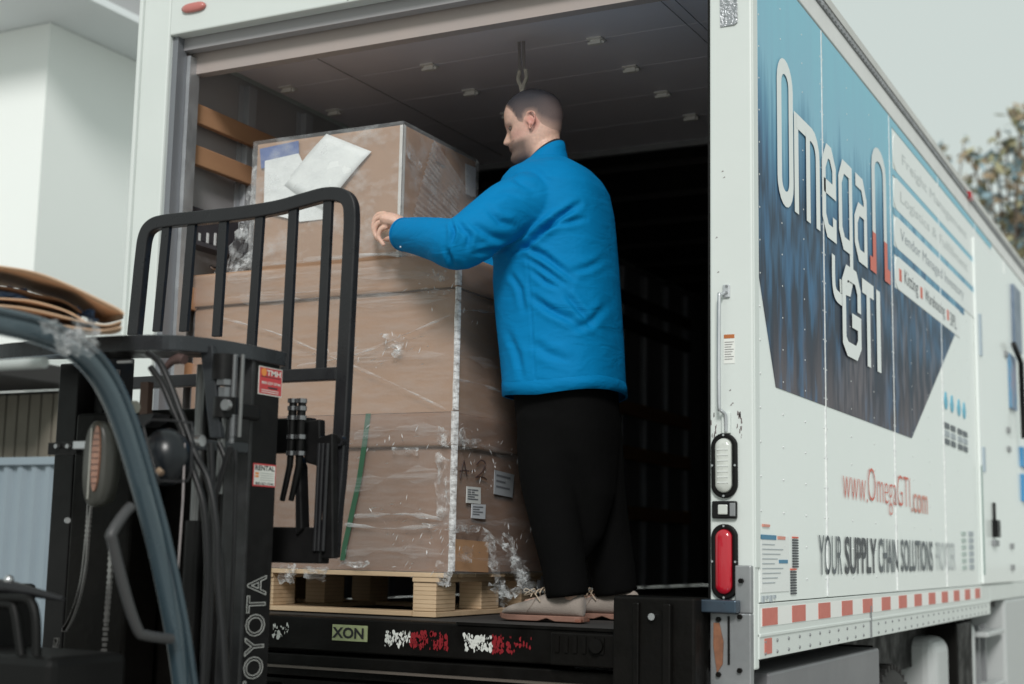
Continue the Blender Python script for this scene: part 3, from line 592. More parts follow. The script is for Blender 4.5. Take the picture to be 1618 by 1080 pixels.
for (xa, xb) in ((-1.312,-1.204),(-2.005,-1.915),(-2.395,-2.31)): bx('stringer_board', pine, pal, xa, xb, 0.188, 1.006, 0.1205, 0.1365, 0.002)
for k in range(7): y = 0.185+0.118*k; bx('deck_board', pine, pal, -2.40, -1.185+0.006*(k % 2), y, y+0.103, 0.137, 0.1535, 0.002)

def carton(name, label, x0, x1, y0, y1, z0, z1, m, lid=None, seed=1):
    t = thing(name, label, 'carton')
    shade_angle(wavy_box(x0, x1, y0, y1, z0, z1, 0.0045, seed).build('body', m, t))
    if lid: 
        shade_angle(wavy_box(x0-0.012, x1+0.012, y0-0.012, y1+0.012, lid[0], lid[1], 0.004, seed+9, 16).build('lid', m, t))
        MB().box(x0-0.014, x1+0.014, y0-0.0145, y1+0.0145, lid[0]-0.005, lid[0]-0.0005).build('lid_edge', kedge, t)
    return t
c1 = carton('carton', 'wide brown carton sitting directly on the pallet, with green strap and marker writing', CX0, CX1, CY0, CY1, 0.156, 0.700, kraft_shaded, (0.600,0.716), 1)
c2 = carton('carton', 'wide brown carton in the middle of the stack, under the top box', CX0, CX1, CY0, CY1, 0.719, 1.270, kraft, (1.166,1.292), 2)
c3 = thing('carton', 'smaller brown box on top of the stack with white papers on its front', 'carton')
TX0, TX1, TY0, TY1, TZ0, TZ1 = -2.082, -1.412, 0.20, 0.76, 1.295, 1.798
shade_angle(wavy_box(TX0, TX1, TY0, TY1, TZ0, TZ1, 0.005, 5).build('body', kraft, c3))
ck = mat('white_edge_tape', (0.62,0.60,0.57), 0.35)
MB().box(TX1-0.014, TX1+0.003, TY0-0.003, TY0+0.004, TZ0, TZ1).box(TX1-0.001, TX1+0.0035, TY0-0.003, TY0+0.012, TZ0, TZ1).build('edge_tape', ck, c3)
def on_front(pts, Y, name, m, parent, th=0.002): return MB().prism([tuple(onY(a, b_, Y)) for a, b_ in pts], (0, -th, 0)).build(name, m, parent)
def on_right(pts, X, name, m, parent, th=0.002): return MB().prism([tuple(onX(a, b_, X)) for a, b_ in pts], (th, 0, 0)).build(name, m, parent)
FY = TY0-0.0095
on_front([(411,235),(472,222),(473,248),(424,256),(419,265),(413,266)], FY, 'blue_tape', mat('blue_tape', (0.055,0.10,0.30), 0.45, 0, (0.09,0.15,0.36), 40), c3)
paper = mat('paper', (0.80,0.82,0.81), 0.6, 0, (0.75,0.77,0.77), 30)
on_front([(419,254),(472,242),(520,345),(475,350),(417,335)], FY-0.001, 'white_label', paper, c3)
sh = MB(); c_ = [onY(q[0], q[1], FY-0.006) for q in ((516,211),(587,239),(512,330),(446,291))]
rows = 8
for i in range(rows+1):
    for j in range(rows+1):
        u, v = i/rows, j/rows; p = (c_[0]*(1-u)+c_[1]*u)*(1-v)+(c_[3]*(1-u)+c_[2]*u)*v; p = p+np.array([0, -0.012*math.sin(2.2*u)*v-0.004*math.sin(5*v), 0]); sh.v.append(tuple(p))
sh.f = [(i*(rows+1)+j, i*(rows+1)+j+1, (i+1)*(rows+1)+j+1, (i+1)*(rows+1)+j) for i in range(rows) for j in range(rows)]; sh.sm = [True]*len(sh.f)
so = tag(sh.build('paper_sheet', paper), 'tilted blank white paper sheet stuck on the front of the top box', 'paper'); so.modifiers.new('s', 'SOLIDIFY').thickness = 0.0006
on_front([(496,318),(513,318),(513,330),(503,326)], FY-0.003, 'white_label', paper, c3)
RX = TX1+0.0075
on_right([(735,258),(751,265),(751,312),(736,306)], RX, 'white_label', mat('label_grey', (0.60,0.63,0.67), 0.5), c3)
on_right([(689,228),(703,236),(703,262),(689,254)], RX, 'tape', mat('brown_tape', (0.28,0.13,0.06), 0.3), c3)
# writing and labels on the lower carton
R1 = CX1+0.014
lw = mat('label_white', (0.68,0.70,0.69), 0.5); lg = mat('label_grey', (0,0,0))
def right_label(pts, m, lines=4):
    o = on_right(pts, R1, 'shipping_label', m, c1); P4 = [onX(a, b_, R1+0.0028) for a, b_ in pts]
    for k in range(lines):
        v0 = 0.15+0.7*k/lines; v1 = v0+0.08; u1 = 0.85-0.25*(k % 2)
        f = lambda u, v: (P4[0]*(1-u)+P4[1]*u)*(1-v)+(P4[3]*(1-u)+P4[2]*u)*v
        MB().add([f(.12,v0),f(u1,v0),f(u1,v1),f(.12,v1)], [(0,1,2,3)]).build('label_print', mat('label_ink', (0.16,0.17,0.19), 0.6), o)
right_label([(737,768),(759,770),(759,796),(736,794)], lw, 5); right_label([(745,796),(767,797),(766,820),(744,818)], lg, 4); right_label([(781,742),(812,750),(809,786),(780,780)], mat('label_blue_grey', (0.40,0.43,0.46), 0.35), 3)
def pen(pts): return MB().tube(catmull([onX(a, b_, R1+0.001) for a, b_ in pts], 4), 0.0022, 5).build('marker_writing', mat('marker_ink', (0.05,0.03,0.03), 0.5), c1)
pen([(727,756),(730,738),(733,727)]); pen([(733,727),(736,740),(738,752)]); pen([(726,744),(734,743),(741,744)]); pen([(744,744),(750,743)]); pen([(753,734),(760,727),(767,732),(762,745),(752,754)]); pen([(752,754),(761,753),(769,757)])
on_right([(719,851),(771,856),(771,904),(719,902)], R1-0.004, 'plain_patch', mat('bare_board', (0.47,0.27,0.15), 0.7), c1)
gs = [onY(a, b_, CY0-0.020) for a, b_ in ((582,653),(576,700),(567,760),(555,815),(545,860),(541,885))]
m_ = MB()
for i, p in enumerate(gs): m_.v += [tuple(p+np.array([-0.011,0,0])), tuple(p+np.array([0.011,0,0]))]
m_.f = [(2*i, 2*i+1, 2*i+3, 2*i+2) for i in range(len(gs)-1)]; m_.sm = [False]*len(m_.f)
m_.build('green_strap', mat('green_strap', (0.02,0.095,0.045), 0.35), c1)

# stretch film: one thing
F = thing('stretch_film', 'clear stretch film wrapped round the stack of cartons and bunched at its edges', 'plastic film')
def film_shell(x0, x1, y0, y1, zs, r, m, name, amp, seed, lids=()):
    rg = np.random.default_rng(seed); ph = rg.uniform(0, 6.28, 12); rings = []
    for z in zs:
        ring = []
        for cx, cy, a0 in ((x1-r,y0+r,-90),(x1-r,y1-r,0),(x0+r,y1-r,90),(x0+r,y0+r,180)):
            for k in range(5):
                a = math.radians(a0+90*k/4); ring.append((cx+r*math.cos(a), cy+r*math.sin(a)))
        full = []
        for i in range(len(ring)):
            a = np.array(ring[i]); b_ = np.array(ring[(i+1) % len(ring)]); n = 22 if np.linalg.norm(b_-a) > 0.2 else 1
            for k in range(n): full.append(a+(b_-a)*k/n)
        out = []
        for q in full:
            t = math.atan2(q[1]-(y0+y1)/2, q[0]-(x0+x1)/2)
            d = amp*(0.6*math.sin(23*z*3+7*t+ph[0])+0.5*math.sin(61*z+19*t+ph[1])+0.5*math.sin(97*z-13*t+ph[2])+0.4*math.sin(40*t+11*z+ph[3]))
            pr = max([0]+[0.013*min(1, max(0, (z-l0+0.012)/0.012))*min(1, max(0, (l1+0.03-z)/0.03)) for l0, l1 in lids])-(0.013 if lids else 0); d += 0.0; out.append((q[0]+d*math.cos(t)+pr*(1 if q[0] > (x0+x1)/2+(x1-x0)*0.44 else -1 if q[0] < (x0+x1)/2-(x1-x0)*0.44 else 0), q[1]+d*math.sin(t)+pr*(1 if q[1] > (y0+y1)/2+(y1-y0)*0.44 else -1 if q[1] < (y0+y1)/2-(y1-y0)*0.44 else 0), z))
        rings.append(out)
    return MB().loft(rings, cap=False).build(name, m, F)
film_shell(CX0-0.020, CX1+0.024, CY0-0.024, CY1+0.020, np.linspace(0.15, 1.285, 110), 0.016, film, 'lower_wrap', 0.0012, 3, ((0.600,0.716),(1.166,1.292)))
film_shell(TX0-0.012, TX1+0.014, TY0-0.024, TY1+0.012, np.linspace(1.30, 1.805, 30), 0.010, film_top, 'upper_wrap', 0.0012, 4)
# whiter film strip that paints the highlight down the near corner
def crumple(corners, n, amp, seed, m, name, wave=1.0, parent=None):
    rg = np.random.default_rng(seed); C4 = [np.array(c, float) for c in corners]; mb = MB()
    g_ = rg.normal(0, 1, (n+1, n+1, 3))
    k_ = (g_+np.roll(g_,1,0)+np.roll(g_,1,1))/1.7
    for i in range(n+1):
        for j in range(n+1):
            u, v = i/n, j/n; p = (C4[0]*(1-u)+C4[1]*u)*(1-v)+(C4[3]*(1-u)+C4[2]*u)*v
            mb.v.append(tuple(p+k_[i, j]*amp*wave))
    mb.f = [(i*(n+1)+j, i*(n+1)+j+1, (i+1)*(n+1)+j+1, (i+1)*(n+1)+j) for i in range(n) for j in range(n)]; mb.sm = [False]*len(mb.f)
    return mb.build(name, m, parent or F)
cxr, cyr = CX1+0.026, CY0-0.028
cor = MB(); rg = random.Random(5)
for z0, z1, wd in ((1.168,1.285,0.010),(0.722,1.162,0.008),(0.600,0.718,0.012),(0.16,0.598,0.010)):
    n = 16
    for k in range(n+1):
        z = z0+(z1-z0)*k/n; a = wd*rg.uniform(0.75,1.0); j = rg.uniform(-0.001,0.001)
        cor.v += [(cxr-0.006-a, cyr+0.001+j*0.3, z), (cxr-0.002+j, cyr-0.0035, z), (cxr+0.004, cyr+0.010+a*0.8, z)]
        if k: o_ = len(cor.v)-6; cor.f += [(o_, o_+1, o_+4, o_+3), (o_+1, o_+2, o_+5, o_+4)]; cor.sm += [True, True]
cor.build('corner_painted_highlight', film_mat('corner_highlight_film', 0.25, 0.80, 30.0, (1,1,2.5), 0.16, 0, 0.8, 0.86, 0.35, 0.6), F)
def band(pts, Y, wd, m=film_band, X=None):
    q = catmull([onY(a, b_, Y) if X is None else onX(a, b_, X) for a, b_ in pts], 8); mb = MB()
    for i, p in enumerate(q):
        k = wd*(0.6+0.4*math.sin(i*0.7)+0.2*math.sin(i*1.9)); mb.v += [tuple(p+np.array([0,0,k])), tuple(p+np.array([0 if X is None else 0.003,-0.004 if X is None else 0,0])), tuple(p+np.array([0,0,-k]))]
        if i: o_ = len(mb.v)-6; mb.f += [(o_,o_+1,o_+4,o_+3),(o_+1,o_+2,o_+5,o_+4)]; mb.sm += [True, True]
    return mb.build('film_rope_sheen', m, F)
FB = CY0-0.030
band([(340,500),(430,524),(520,562),(620,605),(705,647)], FB, 0.006); band([(470,578),(560,560),(640,528),(715,496)], FB, 0.0055); band([(360,470),(470,462),(600,452)], FB, 0.004)
band([(718,492),(750,490),(785,495)], 0, 0.006, film_band, cxr+0.002); band([(722,600),(760,607),(800,622)], 0, 0.006, film_band, cxr+0.002)
band([(560,815),(640,812),(700,820)], FB, 0.010); band([(480,410),(600,402),(680,404)], FB, 0.010); band([(400,418),(520,408),(640,398)], FB, 0.008)
band([(545,828),(620,835),(700,828)], FB, 0.008)
def blob(px_, py_, w_, h_, n, amp, seed, Y=FB-0.004, X=None, name='film_bunch'):
    f = (lambda a, b_: onY(a, b_, Y)) if X is None else (lambda a, b_: onX(a, b_, X))
    return crumple([f(px_-w_, py_-h_), f(px_+w_, py_-h_*0.7), f(px_+w_*0.8, py_+h_), f(px_-w_*0.9, py_+h_*0.8)], n, amp, seed, film_bunch, name)
blob(622,540,16,12,7,0.006,11); blob(628,558,9,7,5,0.004,12); blob(694,436,12,10,7,0.0035,13); blob(701,772,12,60,12,0.0035,14); blob(735,880,9,9,5,0.003,15,X=cxr+0.003)
blob(700,690,10,16,7,0.003,16); blob(728,690,9,16,7,0.003,17,X=cxr+0.003); blob(745,700,16,8,7,0.003,18,X=cxr+0.003); blob(640,712,22,6,7,0.003,19); blob(690,460,26,5,6,0.002,20)
blob(700,830,34,6,8,0.003,21); blob(560,890,24,6,8,0.004,22); blob(702,906,13,22,10,0.004,23,Y=CY0-0.04); blob(500,905,20,12,8,0.005,24,Y=CY0-0.02); blob(740,835,20,7,8,0.003,25,X=cxr+0.003); blob(455,905,14,18,8,0.006,31,Y=CY0-0.03)
sheen = film_mat('film_sheen', 0.02, 0.30, 9.0, (0.8,0.8,14), 0.2, 0, 0.5, 0.66, 0.40, 0.75)  # faint whitish bands below paint sheen onto the film
for pts, wd in ((((380,468),(520,474),(712,470)),0.030),(((330,545),(500,560),(714,560)),0.025),(((560,690),(640,676),(712,684)),0.022),(((548,770),(630,752),(700,748)),0.030),(((546,870),(620,868),(704,876)),0.022),(((360,440),(520,430),(700,436)),0.022)):
    band(pts, FB+0.002, wd, sheen)
for pts, wd in ((((716,700),(770,706),(830,730)),0.024),(((716,830),(780,826),(855,832)),0.022),(((718,560),(750,566),(790,580)),0.022),(((714,880),(770,884),(850,888)),0.018)):
    band(pts, 0, wd, sheen, cxr+0.001)
gl = MB(); rg = random.Random(21)  # pale slivers that paint glints onto the film
for i in range(230):
    if rg.random() < 0.62: a, b_ = rg.choice([(700,690),(690,840),(630,545),(600,700),(695,450),(620,820),(660,880),(560,560)]); p = onY(rg.gauss(a,26), rg.gauss(b_,16), FB-0.002); right = False
    else: a, b_ = rg.choice([(740,690),(760,740),(745,860),(800,720),(735,500),(820,850)]); p = onX(rg.gauss(a,20), rg.gauss(b_,16), cxr+0.003); right = True
    if (not right and p[0] > cxr-0.01) or (right and p[1] < cyr+0.01) or p[2] > 1.27: continue
    L_ = rg.uniform(0.004,0.016); an = rg.gauss(0.5,0.8); w_ = rg.uniform(0.0006,0.0016); ca, sa = math.cos(an)*L_, math.sin(an)*L_
    e1 = np.array([0,ca,sa]) if right else np.array([ca,0,sa]); e2 = np.array([0.002,-sa/L_*w_,ca/L_*w_]) if right else np.array([-sa/L_*w_,-0.002,ca/L_*w_])
    gl.add([p-e1,p+e2,p+e1,p-e2], [(0,1,2),(0,2,3)])
tag(gl.build('film_glint_sliver', film_mat('film_glint', 0.5, 0.9, 40, (1,1,1), 0.1, 0, 0.2, 0.88), F), kind='stuff')
# loose tail hanging beside the shoe
def strip_crumple(pts, wd, seed, amp, Y, n=5, name='loose_film_tail', jag=0.4):
    rg = np.random.default_rng(seed); q = catmull([onY(a, b_, Y) for a, b_ in pts], 6); mb = MB()
    for i, p in enumerate(q):
        t = i/(len(q)-1); k = wd[0]+(wd[1]-wd[0])*t; k *= 1+jag*rg.uniform(-1, 1)
        for j in range(n+1): mb.v.append(tuple(p+np.array([(j/n-0.5)*k, 0, 0])+rg.normal(0, amp, 3)))
        if i: o_ = len(mb.v)-2*(n+1); mb.f += [(o_+j, o_+j+1, o_+j+n+2, o_+j+n+1) for j in range(n)]; mb.sm += [False]*n
    return mb.build(name, film_tail, F)
film_tail = film_mat('tail_film', 0.03, 0.50, 26.0, (1,1,1), 0.18, 0, 0.8, 0.6, 0.46, 0.70)
strip_crumple([(766,836),(775,862),(780,890),(790,925),(794,955)], (0.012,0.055), 31, 0.006, 0.16, 6)
strip_crumple([(768,838),(793,860),(812,878),(825,905),(833,930)], (0.010,0.050), 32, 0.007, 0.15, 6)
strip_crumple([(812,880),(820,905),(828,925),(838,935)], (0.04,0.05), 35, 0.006, 0.13, 6)
strip_crumple([(784,925),(805,938),(825,932),(838,922)], (0.05,0.05), 33, 0.008, 0.14, 6)
strip_crumple([(795,842),(806,850),(814,878),(812,905)], (0.008,0.03), 34, 0.005, 0.16, 5)
# tented film at the left of the top box
L0 = onY(408,300,0.22); 
crumple([onY(404,262,0.24), onY(409,262,0.22), onY(398,432,0.20), onY(352,440,0.30)], 18, 0.0065, 41, film_bunch, 'tented_film')
crumple([onY(398,395,0.22), onY(404,398,0.20), onY(395,440,0.18), onY(316,470,0.24)], 14, 0.006, 42, film_bunch, 'tented_film')
crumple([onY(322,440,0.26), onY(345,425,0.26), onY(338,470,0.20), onY(314,485,0.20)], 8, 0.004, 43, film_bunch, 'tented_film')
# pleats fanned across the right face of the top box
A0, A1 = onX(648,352,TX1+0.018), onX(684,218,TX1+0.018); B0, B1 = onX(742,410,TX1+0.018), onX(757,326,TX1+0.018)
mb = MB(); nu, nv = 132, 10
for i in range(nu+1):
    u = i/nu
    for j in range(nv+1):
        v = j/nv; p = (A0*(1-u)+A1*u)*(1-v)+(B0*(1-u)+B1*u)*v
        s = abs(math.sin(u*math.pi*17+0.7*math.sin(9*u)))**0.8*(0.007*(1-v)+0.003)*(0.5+0.5*math.sin(31*u)**2)
        mb.v.append(tuple(p+np.array([s, 0, 0])))
mb.f = [(i*(nv+1)+j, i*(nv+1)+j+1, (i+1)*(nv+1)+j+1, (i+1)*(nv+1)+j) for i in range(nu) for j in range(nv)]; mb.sm = [True]*len(mb.f)
mb.build('pleated_film', film_mat('pleated_film', 0.22, 0.55, 14, (1,1,1), 0.14, 0, 0.2, 0.7), F)
on_right([(641,214),(652,236),(668,262),(662,268),(646,250),(641,240)], TX1+0.019, 'film_fold', film_bunch, F)

# ------------------------------------------------------------------ forklift
K = thing('forklift', 'black forklift mast and load backrest in front of the open truck', 'forklift')
def kp(mb, name, m=black, bevel=0.0, parent=None): return mb.build(name, m, parent or K, bevel)
# load backrest, traced in its own plane
YB = -0.80
def rtube(pts, wd, dep, name, m=bar_black, Y=YB, bevel=0.004, n=6):
    q = catmull([onY(a, b_, Y) for a, b_ in pts], n); mb = MB(); R = []
    for i, p in enumerate(q):
        t = q[min(i+1, len(q)-1)]-q[max(i-1, 0)]; t /= np.linalg.norm(t); nn = np.array([-t[2], 0, t[0]])
        R.append([tuple(p+nn*s1*wd/2+np.array([0, s2*dep/2, 0])) for s1, s2 in ((1,-1),(1,1),(-1,1),(-1,-1))])
    return kp(mb.loft(R, smooth=False), name, m, bevel)
rtube([(213,530),(219,470),(225,410),(230,375),(240,358),(262,350),(320,344),(385,337),(440,328),(480,317),(515,308),(540,309),(553,320),(556,345),(554,400),(549,500),(543,620),(536,740),(530,800),(524,880)], 0.042, 0.030, 'backrest_frame', n=8)
for (xa, ya, xb, yb, wd) in ((266,352,250,524,0.030),(306,348,292,524,0.030),(356,345,344,532,0.030),(413,337,398,560,0.030),(466,325,452,598,0.030),(521,312,508,600,0.030)):
    a = onY(xa, ya, YB+0.004); b_ = onY(xb, yb, YB+0.004)
    kp(MB().prism([(a[0]-wd/2,YB-0.008,a[2]),(a[0]+wd/2,YB-0.008,a[2]),(b_[0]+wd/2,YB-0.008,b_[2]),(b_[0]-wd/2,YB-0.008,b_[2])], (0,0.016,0)), 'backrest_bar', bar_black, 0.002)
lo_a = onY(440,606,YB); lo_b = onY(530,594,YB)
kp(MB().box(-1.80,lo_b[0]+0.01,YB-0.014,YB+0.014,lo_b[2]-0.012,lo_b[2]+0.025), 'backrest_rail', bar_black, 0.003)
for (cx_, cy_) in ((538,696),(527,868)):
    p = onY(cx_, cy_, YB-0.018); kp(MB().tube([(p[0],YB-0.012,p[2]),(p[0],YB-0.028,p[2])], 0.016, 12), 'bolt', bar_black)
    kp(MB().tube([(p[0],YB-0.028,p[2]),(p[0],YB-0.030,p[2])], 0.008, 8), 'bolt_socket', blackmatt)
# carriage: plates and bars behind and below the backrest
ca = onY(500,680,YB); cb = onY(525,885,YB)
kp(MB().box(-1.78,ca[0]+0.01,YB-0.05,YB-0.012,0.50,0.60), 'carriage_bar', black, 0.005)
kp(MB().box(-1.78,cb[0],YB-0.06,YB-0.012,0.19,0.29), 'carriage_bar', black, 0.005)
sp1 = [onY(a, b_, YB-0.055) for a, b_ in ((478,665),(505,662),(505,690),(525,684),(526,882),(468,882),(462,850),(498,835),(508,820),(508,745),(498,735),(480,730))]
kp(MB().prism([tuple(p) for p in sp1], (0,0.03,0)), 'side_plate', black, 0.004)
kp(MB().prism([tuple(onY(a, b_, YB-0.075)) for a, b_ in ((466,715),(474,735),(477,835),(466,845))], (0,0.04,0)), 'carriage_post', black, 0.004)
for x in (462, 476):
    kp(MB().tube([onY(x+2,632,YB-0.10),onY(x,655,YB-0.10),onY(x-1,690,YB-0.10),onY(x-4,735,YB-0.10),onY(x-16,790,YB-0.08)], [0.011,0.012,0.011,0.009,0.008], 10), 'hydraulic_hose', blackmatt)
    for yq in (633,645,660,690,716): q = onY(x+1-(yq-633)*0.03,yq,YB-0.10); kp(MB().tube([q+np.array([0,0,-0.006]),q+np.array([0,0,0.006])], 0.0165, 6), 'hose_fitting', mat('fitting_grey', (0.22,0.22,0.23), 0.25, 0.85))
for x in (505,511,518): kp(MB().tube([onY(x,700,YB-0.065),onY(x-3,760,YB-0.065),onY(x-8,870,YB-0.065)], 0.006, 6), 'carriage_cable', bar_black)
for s in (-1.66, -1.30):      # forks, lowered clear of the sill
    kp(MB().prism([(s-0.06,YB-0.01,0.30),(s-0.06,YB-0.05,0.30),(s-0.06,YB-0.05,-0.24),(s-0.06,-0.16,-0.225),(s-0.06,-0.16,-0.215),(s-0.06,YB-0.01,-0.185)], (0.12,0,0)), 'fork', blacksteel, 0.003)
# mast channels
RXm = -1.033
ya = onX(393,800,RXm)[1]; yb = onX(434,800,RXm)[1]; zt_ = onX(420,556,RXm)[2]
kp(MB().box(RXm-0.012,RXm,ya,yb,-1.05,zt_), 'mast_rail_outer', black, 0.003)
kp(MB().box(RXm-0.075,RXm+0.003,ya-0.014,ya,-1.05,zt_), 'mast_flange', mat('pale_rail_edge', (0.045,0.045,0.048), 0.35, 0.3, (0.02,0.02,0.02), 20), 0.003)  # flange strip paler than the rest of the rail
kp(MB().box(RXm-0.075,RXm-0.012,yb-0.014,yb,-1.05,zt_), 'mast_flange', black, 0.003)
kp(MB().box(-1.72,-1.645,ya-0.014,yb,-1.05,zt_-0.01), 'mast_rail_outer', black, 0.004)
for s in (-1.155, -1.625): kp(MB().box(s,s+0.035,ya+0.03,yb+0.04,-1.0,zt_+0.02), 'mast_rail_inner', black, 0.004)
for s, r in ((-1.225,0.028),(-1.545,0.028)): kp(MB().tube([(s,ya+0.02,-1.0),(s,ya+0.02,0.30)], r, 14), 'lift_cylinder', black); kp(MB().tube([(s,ya+0.02,0.30),(s,ya+0.02,zt_-0.03)], 0.017, 12), 'cylinder_rod', mat('rod_grey', (0.20,0.20,0.20), 0.3, 0.8))
kp(MB().box(-1.62,-1.15,YB-0.18,YB-0.14,-0.9,0.58), 'carriage_back', blacksteel, 0.004)
kp(MB().box(-1.66,-1.10,yb+0.02,yb+0.06,0.45,0.62), 'cross_plate', blacksteel, 0.006)
kp(MB().box(-1.64,-1.42,ya-0.02,yb,-1.0,0.60), 'mast_core', blacksteel, 0.01)
# bent tie plate across the top
zc = 0.735
pln = [(-1.86,-1.22),(-1.78,-1.36),(-1.66,-1.41),(-1.50,-1.42),(-1.32,-1.42),(-1.20,-1.41),(-1.10,-1.37),(-1.045,-1.28),(-1.026,-1.17),(-1.022,ya+0.09),(-1.022,yb+0.01)]
def bent(pl, z0, z1, th, name, m, n=6):
    q = catmull([(a, b_, 0) for a, b_ in pl], n); R = []
    for i, p in enumerate(q):
        t = q[min(i+1, len(q)-1)]-q[max(i-1, 0)]; t /= np.linalg.norm(t); nn = np.array([-t[1], t[0], 0])
        R.append([tuple(p+np.array([0,0,z0])), tuple(p+np.array([0,0,z1])), tuple(p+nn*th+np.array([0,0,z1])), tuple(p+nn*th+np.array([0,0,z0]))])
    return kp(MB().loft(R, smooth=False), name, m, 0.004)
zz = onY(310,521,-1.42)[2]; zz0 = onY(310,546,-1.42)[2]
bent(pln, zz0, zz, 0.02, 'top_tie_plate', mat('tie_plate_grey', (0.040,0.044,0.050), 0.28, 0.4, (0.028,0.03,0.034), 8, rvar=0.08))
kp(MB().prism([(a, b_, zz-0.012) for a, b_ in pln], (0,0,0.010)), 'top_web', black)
bent([(-1.36,-1.33),(-1.28,-1.35),(-1.17,-1.34),(-1.09,-1.29),(-1.05,-1.22),(-1.03,ya)], onY(340,708,-1.33)[2], onY(340,690,-1.33)[2], 0.015, 'lower_tie_plate', mat('tie_plate_grey', (0,0,0)))
kp(MB().prism([tuple(onY(a, b_, -1.30)) for a, b_ in ((315,545),(335,545),(349,692),(331,692))], (0,0.02,0)), 'brace_plate', mat('tie_plate_grey', (0,0,0)), 0.003)
def nut(px_, py0, py1, r, m, Y=-1.28, seg=6, name='hydraulic_fitting'):
    a = onY(px_, py0, Y); b_ = onY(px_, py1, Y); b_[0] = a[0]; kp(MB().tube([a, b_], r, seg, smooth=seg > 8), name, m, 0.0015)
fg = mat('fitting_grey', (0,0,0)); bolt_s = mat('bolt_silver', (0.45,0.45,0.46), 0.3, 0.9)
nut(355,560,600,0.030,black,seg=14); nut(357,592,609,0.024,fg); nut(357,612,628,0.020,fg); nut(357,628,660,0.032,black,seg=14); nut(358,586,594,0.006,bolt_s)
nut(352,656,780,0.010,mat('rod_grey',(0,0,0)),seg=12); nut(372,560,700,0.008,fg,seg=8); nut(384,560,690,0.006,mat('rod_grey',(0,0,0)),seg=8); nut(369,655,690,0.011,fg,seg=8)
for a, b_ in ((360,640),): p = onY(a, b_, -1.315); kp(MB().tube([p, p+np.array([0,-0.012,0])], 0.014, 12), 'bolt_head', bolt_s)
kp(MB().box(onY(345,640,-1.3)[0], RXm+0.006, -1.30, -1.12, onY(360,655,-1.3)[2], onY(360,630,-1.3)[2]), 'clamp_block', black, 0.008)
p = onY(312,696,-1.345); kp(MB().tube([p+np.array([-0.014,0,0]), p+np.array([0.016,0,0])], 0.015, 12), 'pipe_joint', bolt_s)
p = onY(283,566,-1.36); kp(MB().tube([onY(262,580,-1.36), onY(272,570,-1.36), p, onY(292,568,-1.36)], [0.008,0.011,0.014,0.013], 10), 'pipe_elbow', mat('elbow_brown', (0.10,0.06,0.055), 0.5, 0.3))
kp(MB().tube([onY(187,571,-1.38), onY(209,570,-1.38)], 0.006, 8), 'bolt_row', bolt_s)
def hose(pts, r, Y, m=blackmatt, name='hydraulic_hose'): return kp(MB().tube(catmull([onY(a, b_, Y) for a, b_ in pts], 6), r, 8), name, m)
hz = mat('hose_black', (0.010,0.010,0.011), 0.38, spec=0.3)
hose([(233,557),(252,572),(268,605),(283,645),(298,685),(310,720),(330,760),(342,830),(344,910),(352,1010),(356,1090)], 0.0085, -1.46, hz)
hose([(238,580),(258,610),(275,650),(292,690),(304,740),(322,800),(328,900),(324,1000),(320,1090)], 0.0085, -1.44, hz)
hose([(346,700),(356,730),(342,770),(340,830),(350,890),(352,960),(360,1090)], 0.008, -1.33, hz)
hose([(364,705),(352,745),(343,775)], 0.008, -1.36, hz)
hose([(333,700),(336,790),(333,900),(331,1000),(324,1090)], 0.010, -1.35, hz)
hose([(372,710),(371,800),(368,900),(360,1090)], 0.006, -1.30, hz)
# leaf chains: many small links, one part each
def chain(pts, Y):
    q = catmull([onY(a, b_, Y) for a, b_ in pts], 14); mb = MB()
    for i, p in enumerate(q):
        k = 0.004 if i % 2 else 0.0065; mb.box(p[0]-k, p[0]+k, p[1]-0.004, p[1]+0.004, p[2]-0.0042, p[2]+0.0042)
    kp(mb, 'lift_chain', mat('chain_steel', (0.38,0.37,0.36), 0.35, 0.8))
chain([(143,780),(141,810),(137,860),(133,900),(125,940),(113,975),(102,995)], -1.30); chain([(176,860),(173,920),(168,980),(160,1085)], -1.30); chain([(90,1010),(80,1060),(72,1090)], -1.30)
kp(MB().tube([onY(292,700,-1.5), onY(289,790,-1.5), onY(281,905,-1.5)], 0.0022, 5), 'control_cable', mat('cable_pale', (0.36,0.32,0.32), 0.5))
# decals on the mast rail
def rail_uv(y_a, y_b, z_a, z_b): return lambda u, v, w: (RXm+0.0015+w, u, v)
def sticker(pxa, pya, pxb, pyb, m, name): 
    a = onX(pxa, pya, RXm); b_ = onX(pxb, pyb, RXm); o = MB().box(RXm+0.0005, RXm+0.0015, a[1], b_[1], b_[2], a[2]).build(name, m, K); return o, a[1], b_[1], b_[2], a[2]
sred = mat('sticker_red', (0.55,0.05,0.06), 0.4, 0, (0.45,0.06,0.06), 30); swh = mat('sticker_white', (0.66,0.66,0.62), 0.5); sink = mat('sticker_ink', (0.03,0.03,0.035), 0.5)
o, y0, y1, z0, z1 = sticker(409,577,444,628, swh, 'sticker'); MB().box(RXm+0.0015,RXm+0.0022,y0+0.003,y1-0.003,z0+0.003,z1-0.003).build('sticker_face', sred, o)
H_ = z1-z0; Wd = y1-y0
f3 = lambda u, v, w: (RXm+0.0026, u, v)
text_mesh('lettering', 'TMH', swh, o, y0+0.32*Wd, y1-0.08*Wd, z1-0.30*H_, z1-0.10*H_, f3, bold=0.03)
MB().tube([(RXm+0.0024,y0+0.2*Wd,z1-0.20*H_),(RXm+0.0030,y0+0.2*Wd,z1-0.20*H_)], 0.07*Wd+0.004, 12).build('sticker_emblem', mat('sticker_orange', (0.7,0.25,0.06), 0.5), o)
MB().box(RXm+0.0022,RXm+0.0026,y0+0.1*Wd,y1-0.08*Wd,z1-0.37*H_,z1-0.345*H_).build('sticker_rule', sink, o)
